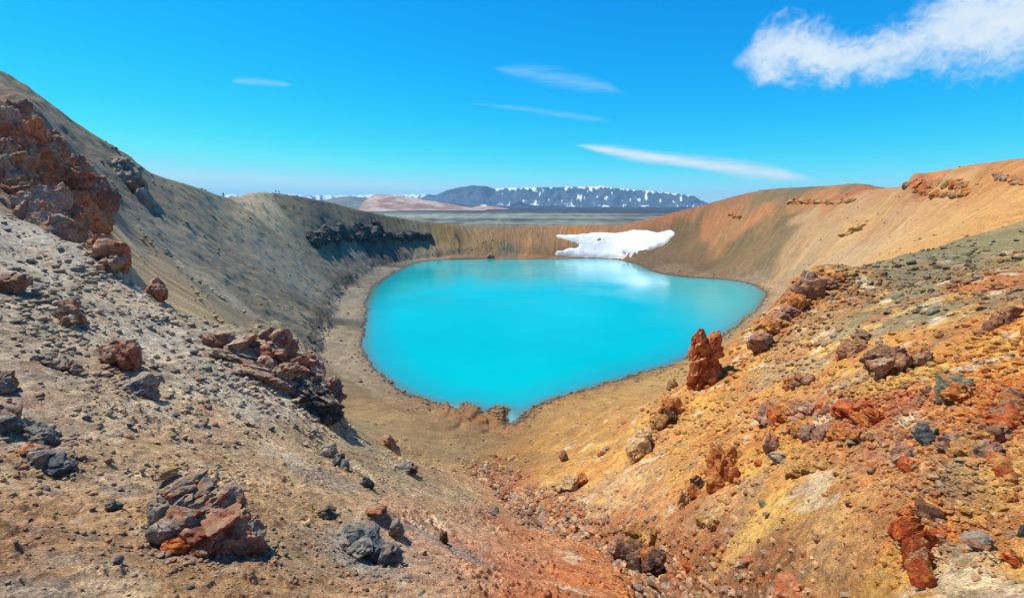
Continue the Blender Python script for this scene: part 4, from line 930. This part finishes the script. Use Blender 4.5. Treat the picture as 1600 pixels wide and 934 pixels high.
# cliffs
build_rock("cliff", chain([(0,185),(40,200),(80,230),(120,262),(130,300)], 22, 56, 76, ['redgrey','greyred','pink'], seed=21, knob=.25, rough=.16, lift=.05, deep=.7) + chain([(5,235),(40,285),(90,325),(118,352)], 26, 56, 72, ['redgrey','brown','greyred'], seed=22, knob=.25, rough=.16, lift=.05, deep=.7),
    "high red and grey cliff at the left edge under the mountain slope", "cliff")
build_rock("cliff", chain([(185,250),(205,270),(228,300)], 9, 24, 30, ['greyred','grey','brown'], seed=23, knob=.2, lift=.2), "grey rock spur jutting from the upper left mountainside", "rock spur")
build_rock("cliff", chain([(488,372),(515,362),(560,358),(590,364)], 54, 17, 17, 'basalt', jit=.2, seed=24, knob=.3, rough=.2) + chain([(492,380),(515,374),(560,370),(600,372)], 34, 14, 12, 'basalt', jit=.2, seed=34, knob=.3, rough=.2), "dark overhanging basalt cliff on the crater wall left of the lake", "cliff")
build_rock("cliff", chain([(596,364),(620,370),(640,368),(668,372)], 34, 12, 11, 'basalt', jit=.25, seed=25, knob=.3, rough=.2), "broken black rocks at the right end of the dark basalt cliff", "rock outcrop")
build_rock("cliff", chain([(1424,283),(1450,285),(1480,284),(1512,285)], 46, 14, 12, ['orange','sandy','hoodoo','brown'], seed=26, knob=.3, rough=.2, lift=.04) + chain([(1432,296),(1460,300),(1490,300),(1515,297)], 40, 13, 11, ['orange','sandy','orange','brown'], seed=36, knob=.3, rough=.2, lift=.04), "orange cliff on the skyline of the right crater rim", "cliff")
build_rock("cliff", chain([(1235,312),(1270,314),(1310,314),(1335,310)], 40, 10, 7, ['orange','sandy','brown'], seed=27, knob=.3, rough=.2, lift=.06), "thin orange rock band below the rounded rim top on the right", "rock band")
build_rock("rock", chain([(1316,365),(1335,356),(1352,345)], 20, 11, 9, ['sandy','pale','sandy'], seed=28, lift=.05, knob=.3, rough=.2), "yellow crag in the middle of the far right scree", "rock")
build_rock("cliff", chain([(1560,272),(1580,278),(1600,288)], 18, 12, 9, ['brown','grey','orange'], seed=37, knob=.3, rough=.2, lift=.04), "small brown and grey ledge on the right rim at the photo's edge", "rock ledge")
build_rock("rock", chain([(1140,335),(1170,342)], 7, 9, 6, ['orange','hoodoo'], seed=29), "small orange crag on the wall right of the snow patch", "rock")
build_rock("rock", [(766,399,8,8,'brown'),(762,402,6,5,'grey'),(771,402,5,5,'grey')], "small heap of rocks on the far shore of the lake", "rock")

# ------------------------------------------------------------------ countable stones lying about, and the rubble between them
def poly_in(px, py, poly):
    ins = False; j = len(poly) - 1
    for i in range(len(poly)):
        if (poly[i][1] > py) != (poly[j][1] > py) and px < (poly[j][0] - poly[i][0]) * (py - poly[i][1]) / (poly[j][1] - poly[i][1]) + poly[i][0]: ins = not ins
        j = i
    return ins
LAND = [(168,400,"red crag below the left cliff"),(258,468,"dark red rock on the left crest"),(24,440,"reddish rock at the left edge"),(114,500,"upright rusty red block"),(195,560,"dark red block with the grey cap"),
 (228,608,"low grey rock under the capped block"),(95,568,"long low grey rock"),(14,606,"brown rock at the left edge"),(62,676,"sloping grey slab"),(80,722,"layered blue grey rock"),(178,790,"rounded blue grey stone"),
 (320,800,"big cracked boulder"),(580,855,"broken blue grey outcrop"),(608,690,"round boulder below the long ridge"),(510,706,"double grey stone"),(574,752,"dark pointed stone"),(650,734,"low dark rock ledge"),
 (400,560,"left half of the long red ridge"),(500,620,"dark lower end of the long red ridge"),(694,838,"small dark upright stone"),(770,799,"lone grey stone by the gully"),(586,796,"flat pinkish slab"),(512,800,"dark grey stone by the big boulder"),
 (1098,560,"tall rock pillar"),(1040,645,"rough orange knoll"),(1000,690,"pale cream bulge"),(1125,735,"cracked orange crag"),(1080,768,"small split crag"),(1375,570,"big dark brown boulder"),(1486,612,"rounded grey green boulder"),
 (1432,694,"smooth blue grey boulder"),(1560,500,"boulder split in two"),(1202,690,"dark reddish boulder"),(1270,660,"chunky red band"),(1350,665,"right end of the chunky red band"),(1526,848,"square white grey block"),(1578,775,"orange stone near the right edge"),
 (1578,872,"bright orange stone in the corner"),(1260,455,"red brown crag above the shore"),(1195,520,"foot of the red brown crag above the shore"),(1440,860,"streaked red ledges"),(1000,870,"dark crag in the gully"),(1236,922,"flat salmon pink stone"),
 (1565,650,"knobbly red rock at the right edge"),(1425,410,"largest black stone"),(1455,486,"grey stone on the grey fan"),(895,752,"pale hump above the gully")]
WORD = {'grey':'grey','blue':'blue grey','greyred':'grey and rust coloured','redgrey':'reddish','pale':'cream coloured','brown':'brown','orange':'orange','vivid':'bright red','green':'grey green','basalt':'black','pink':'salmon pink','sandy':'tan'}
ZONES = [
 ("grey stones on the left scree", [(0,400),(120,420),(280,510),(460,600),(520,680),(420,690),(150,620),(0,560)], 52, (6,17), ['grey','blue','grey','greyred']),
 ("stones on the brown foreground", [(0,620),(200,650),(480,720),(700,780),(760,860),(800,934),(0,934)], 52, (7,18), ['grey','redgrey','greyred','pale','blue']),
 ("stones on the yellow right slope", [(1100,640),(1300,560),(1600,500),(1600,920),(1300,860),(1150,800)], 64, (7,19), ['redgrey','brown','orange','vivid','green']),
 ("dark stones on the grey right slope", [(1280,450),(1440,410),(1600,355),(1600,440),(1420,500),(1300,520)], 30, (5,12), ['basalt','basalt','brown','green']),
 ("stones in the stream gully", [(790,780),(900,800),(1060,840),(1250,880),(1300,934),(1150,934),(1060,890),(900,830),(810,805)], 46, (8,20), ['pink','pink','orange','pale','sandy','vivid']),
]
r2 = np.random.default_rng(99)
LIB = [rock_shape(500 + k, 2, (1, 1, .8), 10, .06) for k in range(24)]
LIB3 = [rock_shape(700 + k, 3, (1, 1, .8), 10, .06) for k in range(16)]
seen = set()
def stone_label(px, py, spx, big, pal):
    q = sorted(LAND, key=lambda w: (w[0] - px) ** 2 + (w[1] - py) ** 2)
    for w in q[:3]:
        dx, dy = px - w[0], py - w[1]; dst = math.hypot(dx, dy)
        if dst > 150 or dst < 8: continue
        rel = ("left of" if dx < 0 else "right of") if abs(dx) > 1.6 * abs(dy) else ("above" if dy < 0 else "below") if abs(dy) > 1.6 * abs(dx) else (("above" if dy < 0 else "below") + (" and left of" if dx < 0 else " and right of"))
        how = "just " if dst < 55 else ""
        size = "large" if spx > big * .62 else "middling" if spx > big * .45 else "small"
        L = f"{size} {WORD[pal]} stone {how}{rel} the {w[2]}"
        if L not in seen and len(L.split()) <= 16: seen.add(L); return L
    return None
for group, poly, cnt, (lo, hi), pals in ZONES:
    xs_ = [p[0] for p in poly]; ys_ = [p[1] for p in poly]; made = tries = 0
    while made < cnt and tries < 2000:
        tries += 1
        px, py = r2.uniform(min(xs_), max(xs_)), r2.uniform(min(ys_), max(ys_))
        if not poly_in(px, py, poly): continue
        spx = lo + (hi - lo) * r2.random() ** 2.2; pal = pals[r2.integers(len(pals))]
        label = stone_label(px, py, spx, hi, pal)
        if label is None: continue
        g = hit(px, py); sc = (g[1] * cp - (g[2] - EYE) * sp_) / F; s_ = spx * sc
        if g[3] > 100: seen.discard(label); continue
        v, f = LIB3[r2.integers(16)] if spx > 9 else LIB[r2.integers(24)]
        a = r2.uniform(0, 6.28); v = v * np.array([s_, s_ * r2.uniform(.7, 1), s_ * r2.uniform(.6, 1.0)])
        v = np.stack([v[:, 0] * math.cos(a) - v[:, 1] * math.sin(a), v[:, 0] * math.sin(a) + v[:, 1] * math.cos(a), v[:, 2] + s_ * .2], 1)
        col_ = rock_colour(v, pal, made + cnt, s_ * 1.6) * r2.uniform(.8, 1.15); one = np.ones((len(v), 1))
        o = make_mesh("stone", v, f, MR, attrs={"Col": ('FLOAT_COLOR', np.concatenate([col_, one], 1)), "Dust": ('FLOAT_COLOR', np.concatenate([np.tile(ground_colour(g[0], g[1]), (len(v), 1)), one], 1))}, smooth_=True)
        try: o.data.set_sharp_from_angle(angle=R(35))
        except Exception: pass
        o.location = (g[0], g[1], float(ground(g[0], g[1]))); tag(o, label, "stone", group); made += 1
SKIRTS = [(420,600,90,30,420,['redgrey','grey']),(500,660,40,30,160,['grey','basalt']),(320,860,110,34,420,['greyred','grey','brown']),(320,745,80,20,160,['grey','pale']),(590,890,80,26,260,['blue','grey']),(80,720,70,40,260,['grey','redgrey']),
 (195,590,50,40,200,['grey','redgrey']),(110,520,50,24,160,['redgrey','grey']),(170,430,60,24,240,['grey','redgrey']),(260,490,60,30,160,['grey']),(60,470,60,40,260,['grey','blue']),(340,620,110,60,320,['grey','blue']),
 (1285,665,120,44,900,['redgrey','brown','orange','vivid']),(1380,600,80,40,420,['brown','redgrey','sandy']),(1490,620,70,50,420,['orange','vivid','green']),(1440,700,80,60,420,['redgrey','grey','vivid']),(1560,640,60,90,700,['vivid','orange','redgrey']),
 (1440,820,70,70,600,['vivid','orange','redgrey']),(1540,800,60,90,380,['orange','redgrey','pale']),(1125,760,50,50,300,['orange','sandy']),(1040,670,50,40,260,['orange','sandy']),(1220,510,60,40,420,['orange','redgrey','sandy']),(1300,450,60,24,300,['redgrey','brown','orange']),
 (1200,560,70,40,260,['orange','redgrey']),(1450,440,120,40,380,['basalt','green','grey']),(1000,890,60,40,260,['brown','orange']),(1560,520,50,40,260,['brown','orange']),(1380,760,70,50,260,['redgrey','orange']),(1150,650,90,40,300,['orange','sandy'])]
def rubble():
    n_ = 42000
    a = r2.uniform(R(-54), R(54), n_); l = r2.uniform(math.log(6.5), math.log(95), n_); r = np.exp(l); x, y = r * np.sin(a), r * np.cos(a)
    z = ground(x, y)
    dens = smooth(-.5, .45, fbm2(a * 14, l * 9, 4, 201))
    keep = r2.random(n_) < np.clip(dens, .12, 1) * smooth(96, 60, r)
    # little lies in the sandy bowl floor beyond the crests, much in the gully and under the crags
    i = np.clip(np.searchsorted(az, a), 0, NA - 1); j = np.clip(np.searchsorted(lr, l), 0, NR - 1)
    keep &= ~((z < 17) & (r2.random(n_) < .8))
    x, y, z, a, l, r, i, j = (q[keep] for q in (x, y, z, a, l, r, i, j)); m = len(x)
    s_ = r * (.0016 + .0075 * r2.random(m) ** 3.2)
    # extra: gully gravel
    gm = 4200; k = r2.integers(0, len(Gp) - 1, gm); t = r2.random(gm); gp = Gp[k] * (1 - t)[:, None] + Gp[k + 1] * t[:, None]
    gr_ = np.hypot(gp[:, 0], gp[:, 1]); gp = gp + r2.normal(size=(gm, 2)) * (.028 * gr_ + .25)[:, None] * np.array([1, .8])
    gx_, gy_ = gp[:, 0], gp[:, 1]; gl = np.log(np.hypot(gx_, gy_)); ga_ = np.arctan2(gx_, gy_)
    gi, gj = np.clip(np.searchsorted(az, ga_), 0, NA - 1), np.clip(np.searchsorted(lr, gl), 0, NR - 1)
    gs = np.exp(gl) * (.003 + .018 * r2.random(gm) ** 2.8); tfar = gl > math.log(44); gs[tfar] *= .6
    sk_x, sk_y, sk_s, sk_c = [], [], [], []
    for sx_, sy_, srx, sry, cnt_, pal_ in SKIRTS:
        for _ in range(cnt_):
            u_ = r2.normal(size=2) * .75; gq = hit(sx_ + u_[0] * srx, sy_ + u_[1] * sry)
            if gq[3] > 105 or gq[3] > 1.7 * hit(sx_, sy_)[3]: continue
            sk_x.append(gq[0]); sk_y.append(gq[1]); sk_s.append(gq[3] * (.0024 + .013 * r2.random() ** 2.8)); pc_ = PAL[pal_[r2.integers(len(pal_))]]; sk_c.append(srgb(*pc_[r2.integers(4)]) * np.array([.84, .80, .68]))
    for _ in range(9000):
        wa_ = (r2.uniform(R(-44), R(-6)), 0) if r2.random() < .62 else (r2.uniform(R(14), R(44)), 1); wr = math.exp(r2.uniform(math.log(82), math.log(330))); wx, wy = wr * math.sin(wa_[0]), wr * math.cos(wa_[0])
        jj = np.searchsorted(lr, math.log(wr)); ii = np.searchsorted(az, wa_[0])
        if Z[ii, jj] < 7 or SD2[ii, jj] < 12 or noise2(np.array([wx / 16]), np.array([wy / 16]), 501)[0] < -.05: continue
        sk_x.append(wx); sk_y.append(wy); sk_s.append(.14 + 1.0 * r2.random() ** 5); sk_c.append(COLR[ii, jj] * r2.uniform(.55, 1.5))
    sk_x, sk_y, sk_s, sk_c = map(np.array, (sk_x, sk_y, sk_s, sk_c)); sm = len(sk_x)
    gk = np.array([ground_colour(a_, b_) for a_, b_ in zip(sk_x, sk_y)]); sk_c = sk_c * .55 + gk * .45
    sp = np.array(STREAM); k = r2.integers(0, len(sp) - 1, 4600); t = r2.random(4600); sq = sp[k] * (1 - t)[:, None] + sp[k + 1] * t[:, None] + r2.normal(size=(4600, 2)) * .85
    gx_, gy_ = np.concatenate([gx_, sq[:, 0]]), np.concatenate([gy_, sq[:, 1]]); gs = np.concatenate([gs, np.hypot(*sq.T) * (.004 + .022 * r2.random(4600) ** 2.6)]); gm += 4600
    gx_, gy_, gs = np.concatenate([gx_, sk_x]), np.concatenate([gy_, sk_y]), np.concatenate([gs, sk_s]); gm += sm
    gl = np.log(np.hypot(gx_, gy_)); ga_ = np.arctan2(gx_, gy_); gi, gj = np.clip(np.searchsorted(az, ga_), 0, NA - 1), np.clip(np.searchsorted(lr, gl), 0, NR - 1)
    k = r2.integers(0, len(LKs), 5200); t = r2.random(5200)[:, None]; e0 = LKs[k]; e1 = LKs[(k + 1) % len(LKs)]; bp_ = e0 * (1 - t) + e1 * t; nn_ = (e1 - e0); nn_ = np.stack([nn_[:, 1], -nn_[:, 0]], 1) / np.maximum(np.linalg.norm(nn_, axis=1), .01)[:, None]
    side = np.sign(sdist(*(bp_ + nn_ * .5).T, LKs)); od = np.where((r2.random(5200) < .6) & (bp_[:, 0] < 0) & (bp_[:, 1] > 118), r2.normal(12.5, 1.4, 5200), r2.exponential(1.6, 5200)) ; bp_ = bp_ + nn_ * (side * od)[:, None]
    br = np.hypot(*bp_.T); ok = (br < 430) & (bp_[:, 1] > 60) & ((br > 125) | (r2.random(5200) < .45)); bp_, br, od = bp_[ok], br[ok], od[ok]; bs = .16 + .9 * r2.random(len(br)) ** 3.5 * np.where(od > 6, 1.3, .8); bm_ = len(br)
    gx_, gy_, gs = np.concatenate([gx_, bp_[:, 0]]), np.concatenate([gy_, bp_[:, 1]]), np.concatenate([gs, bs]); gm += bm_
    sk_c = np.concatenate([sk_c, np.where((od > 6)[:, None], srgb(86, 84, 78) * .8, srgb(150, 136, 112) * .75) * r2.uniform(.6, 1.3, (bm_, 1))]); sm += bm_
    gl = np.log(np.hypot(gx_, gy_)); ga_ = np.arctan2(gx_, gy_); gi, gj = np.clip(np.searchsorted(az, ga_), 0, NA - 1), np.clip(np.searchsorted(lr, gl), 0, NR - 1)
    isg = np.concatenate([np.zeros(m, bool), np.ones(gm, bool)])
    x, y, z, i, j, s_, r = (np.concatenate(q) for q in ((x, gx_), (y, gy_), (z, ground(gx_, gy_)), (i, gi), (j, gj), (s_, gs), (r, np.exp(gl))))
    m = len(x)
    base = COLR[i, j]
    tint_ = r2.uniform(.78, 1.5, m)[:, None]; c = base * tint_
    gp_ = np.array([srgb(*q) * .72 for q in ((150,148,144),(110,116,122),(176,160,146),(150,90,70),(92,86,84),(200,170,140))])
    ind = gp_[r2.integers(0, len(gp_), m)]; mixf = (r2.random(m) ** 1.5 * .8)[:, None]; c = c * (1 - mixf) + ind * mixf * tint_
    gg = np.array([srgb(*q) * .72 for q in ((212,150,108),(224,174,124),(190,112,76),(206,176,140),(170,134,98),(160,150,136),(140,96,72))])[r2.integers(0, 7, m)]
    c = np.where(isg[:, None], gg * tint_ ** .6, c); c[m - sm:] = sk_c * tint_[m - sm:] ** .6
    lib = [rock_shape(900 + q, 1, (1, 1, .75), 9, .05) for q in range(40)]
    nv = len(lib[0][0]); lv = np.stack([q[0] for q in lib]); f = lib[0][1]
    pick = r2.integers(0, 40, m); v = lv[pick] * (s_[:, None] * r2.uniform(.7, 1.2, (m, 3)))[:, None, :]
    th = r2.uniform(0, 6.28, m)[:, None]; vx = v[..., 0] * np.cos(th) - v[..., 1] * np.sin(th); vy = v[..., 0] * np.sin(th) + v[..., 1] * np.cos(th)
    v = np.stack([vx + x[:, None], vy + y[:, None], v[..., 2] + (z + s_ * .14)[:, None]], -1).reshape(-1, 3)
    ff = (f[None] + (np.arange(m) * nv)[:, None, None]).reshape(-1, 3); c4 = np.repeat(np.concatenate([c, np.ones((m, 1))], 1), nv, 0)
    d4 = np.repeat(np.concatenate([base, np.ones((m, 1))], 1), nv, 0)
    o = make_mesh("rubble", v, ff, MR, attrs={"Col": ('FLOAT_COLOR', c4), "Dust": ('FLOAT_COLOR', d4)}, smooth_=False)
    tag(o, "loose gravel and stone chips strewn over the slopes", "rubble", kind='stuff')
    return m
rubble()

# ------------------------------------------------------------------ stream
def stream():
    m_, nt, p = mat("shallow_brown_water"); k = N(nt); pos = k.pos()
    k.link(k.mix(k.ramp(k.noise(pos, 2.2, 4, .6), .4, .65), (.16, .055, .02, 1), (.10, .06, .02, 1)), p.inputs['Base Color'])
    p.inputs['Roughness'].default_value = .06; p.inputs['Specular IOR Level'].default_value = .5
    bp = k.n("ShaderNodeBump"); bp.inputs['Strength'].default_value = .35; bp.inputs['Distance'].default_value = .08
    k.link(k.noise(pos, 9, 3, .6), bp.inputs['Height']); k.link(bp.outputs[0], p.inputs['Normal'])
    P_ = STREAM
    pts = np.array(P_); t = np.linspace(0, len(pts) - 1, 160); cx = np.interp(t, range(len(pts)), pts[:, 0]); cy = np.interp(t, range(len(pts)), pts[:, 1])
    tx, ty = np.gradient(cx), np.gradient(cy); L = np.hypot(tx, ty); nx_, ny_ = -ty / L, tx / L
    wdt = np.maximum(.13 + .42 * noise2(t * 2.1, t * 0 + 3, 5), .0); rows = []
    for s in np.linspace(-1, 1, 9):
        x, y = cx + nx_ * wdt * s + .1 * noise2(t * 4, t * 0 + s, 6), cy + ny_ * wdt * s; rows.append(np.stack([x, y], -1))
    q = np.stack(rows, 1); zc = np.interp(t, range(len(pts)), szz) + .07
    V_ = np.concatenate([q, np.repeat(zc[:, None, None], 9, 1)], -1).reshape(-1, 3)
    tag(make_mesh("stream_water", V_, gridfaces(160, 9), m_), kind='structure')
stream()

# ------------------------------------------------------------------ walkers on the rim
def person_mesh(seed, stride, coat, trousers, hair):
    J = dict(pelvis=(0,0,.95), chest=(0,0,1.32), neck=(0,0,1.5), head=(0,.02,1.60), crown=(0,.01,1.72),
             hl=(-.09,0,.92), kl=(-.10,.10*stride,.50), al=(-.10,-.06*stride+.1*stride,.08), tl=(-.10,.16+.04*stride,.03),
             hr=(.09,0,.92), kr=(.10,-.06*stride+.02,.50), ar=(.10,-.26*stride,.09), tr=(.10,-.14-.1*stride+.22,.03),
             sl=(-.17,0,1.42), el=(-.24,-.06,1.16), wl=(-.24,.04,.93), dl=(-.24,.09,.84), sr=(.17,0,1.42), er=(.24,-.02,1.16), wr=(.25,.10,.95), dr=(.25,.14,.86))
    E = [('pelvis','chest'),('chest','neck'),('neck','head'),('head','crown'),('pelvis','hl'),('hl','kl'),('kl','al'),('al','tl'),('pelvis','hr'),('hr','kr'),('kr','ar'),('ar','tr'),
         ('chest','sl'),('sl','el'),('el','wl'),('wl','dl'),('chest','sr'),('sr','er'),('er','wr'),('wr','dr')]
    RD = dict(pelvis=.15,chest=.17,neck=.06,head=.10,crown=.085,hl=.10,kl=.065,al=.045,tl=.04,hr=.10,kr=.065,ar=.045,tr=.04,sl=.075,el=.055,wl=.04,dl=.035,sr=.075,er=.055,wr=.04,dr=.035)
    names = list(J); me = bpy.data.meshes.new("person"); me.from_pydata([J[n_] for n_ in names], [(names.index(a), names.index(b)) for a, b in E], [])
    ob = bpy.data.objects.new("person_frame", me); COL.objects.link(ob)
    sk = ob.modifiers.new("skin", 'SKIN'); sv = me.skin_vertices[0].data
    for n_, q in zip(names, sv): q.radius = (RD[n_], RD[n_] * (.72 if n_ in ('pelvis', 'chest') else 1)); q.use_root = (n_ == 'pelvis')
    ob.modifiers.new("sub", 'SUBSURF').levels = 1
    dg = bpy.context.evaluated_depsgraph_get(); new = bpy.data.meshes.new_from_object(ob.evaluated_get(dg)); bpy.data.objects.remove(ob)
    cols_ = [trousers, coat, (196,140,112), hair, (52,46,42)]
    new.materials.clear()
    for nm, c in zip(("trousers", "jacket", "skin", "hair", "boots"), cols_):
        m_, nt, p = mat("person_" + nm); k = N(nt)
        k.link(k.mix(k.noise(k.pos(), 12, 3), rgba(srgb(*c) * .5), rgba(srgb(*c) * .7)), p.inputs['Base Color']); new.materials.append(m_)
    for pl in new.polygons:
        z = pl.center.z; x = abs(pl.center.x)
        pl.material_index = 4 if z < .13 else (2 if (x > .2 and z < .93) else 0 if z < .93 else 1 if z < 1.5 else (3 if (z > 1.66 or pl.center.y < 0) else 2)); pl.use_smooth = True
    new.name = "person"; return new
def person(px, py, r, mesh, face, label, group=None, pack=None):
    a, t = pix(px, py); x, y = r * math.sin(a), r * math.cos(a)
    o = bpy.data.objects.new("person", mesh); COL.objects.link(o); o.location = (x, y, float(ground(x, y)) - .02); o.rotation_euler = (0, 0, R(face)); tag(o, label, "person", group)
    if pack:
        bm = bmesh.new(); bmesh.ops.create_cube(bm, size=1); bmesh.ops.scale(bm, vec=(.30, .16, .46), verts=bm.verts); bmesh.ops.bevel(bm, geom=bm.edges[:], offset=.05, segments=2)
        bmesh.ops.translate(bm, vec=(0, -.2, 1.24), verts=bm.verts); me = bpy.data.meshes.new("backpack"); bm.to_mesh(me); bm.free(); me.materials.append(pack)
        b = bpy.data.objects.new("backpack", me); COL.objects.link(b); b.parent = o
pk, _, pp = mat("backpack_cloth"); pp.inputs['Base Color'].default_value = (.05, .06, .1, 1)
PM = [person_mesh(1, 1.0, (44,58,80), (40,42,48), (60,44,34)), person_mesh(2, .3, (150,50,46), (48,50,58), (50,40,34)), person_mesh(3, .8, (60,66,70), (70,66,60), (110,84,56)), person_mesh(4, .0, (40,70,110), (36,36,40), (40,32,28))]
def rim_r(px, lo, hi):
    """distance of the skyline in this direction"""
    a, _ = pix(px, 320); i = np.searchsorted(az, a); m_ = (lr > math.log(lo)) & (lr < math.log(hi)); return float(np.exp(lr[m_][np.argmax(Tfin[i][m_])]))
person(348.5, 300, rim_r(348.5, 130, 230), PM[0], 200, "person in dark clothes walking alone on the low saddle of the left rim", None, pk)
person(431, 300, rim_r(431, 180, 300), PM[2], 150, "left one of two walkers on the rim right of the rounded left hilltop", None, pk)
person(436, 300, rim_r(436, 180, 300), PM[3], 190, "right one of two walkers on the rim right of the rounded left hilltop")
person(599, 335, rim_r(599, 280, 420), PM[0], 100, "lone walker on the rim above the dark basalt cliff")
person(633, 341, rim_r(633, 280, 420), PM[3], 80, "lone walker on the sinking rim right of the dark basalt cliff")
for q, (px, m_) in enumerate([(779,0),(781,1),(789.5,2),(795.5,3),(800.5,0)]):
    person(px, 350, rim_r(px, 330, 440) + (q % 2) * 1.5, PM[m_], 60 * q, ("leftmost", "second from left", "middle", "second from right", "rightmost")[q] + " of the five tiny walkers on the far rim behind the lake", "walkers on the far rim")
person(985, 346, rim_r(985, 340, 440), PM[0], 40, "left one of two walkers on the rim behind the snow patch")
person(989, 345, rim_r(989, 340, 440), PM[2], 60, "right one of two walkers on the rim behind the snow patch", None, pk)

# ------------------------------------------------------------------ air
def haze():
    bm = bmesh.new(); bmesh.ops.create_cube(bm, size=1); bmesh.ops.scale(bm, vec=(37000, 37000, 500), verts=bm.verts); bmesh.ops.translate(bm, vec=(0, 0, 215), verts=bm.verts)
    me = bpy.data.meshes.new("haze"); bm.to_mesh(me); bm.free(); m_ = bpy.data.materials.new("haze_air"); m_.use_nodes = True; nt = m_.node_tree; nt.nodes.clear()
    o = nt.nodes.new("ShaderNodeOutputMaterial"); v = nt.nodes.new("ShaderNodeVolumePrincipled"); nt.links.new(v.outputs[0], o.inputs['Volume'])
    v.inputs['Color'].default_value = (.30, .66, 1, 1); v.inputs['Density'].default_value = 4.2e-5; v.inputs['Anisotropy'].default_value = .0
    me.materials.append(m_); ob = bpy.data.objects.new("haze", me); COL.objects.link(ob); tag(ob, kind='stuff')
haze()
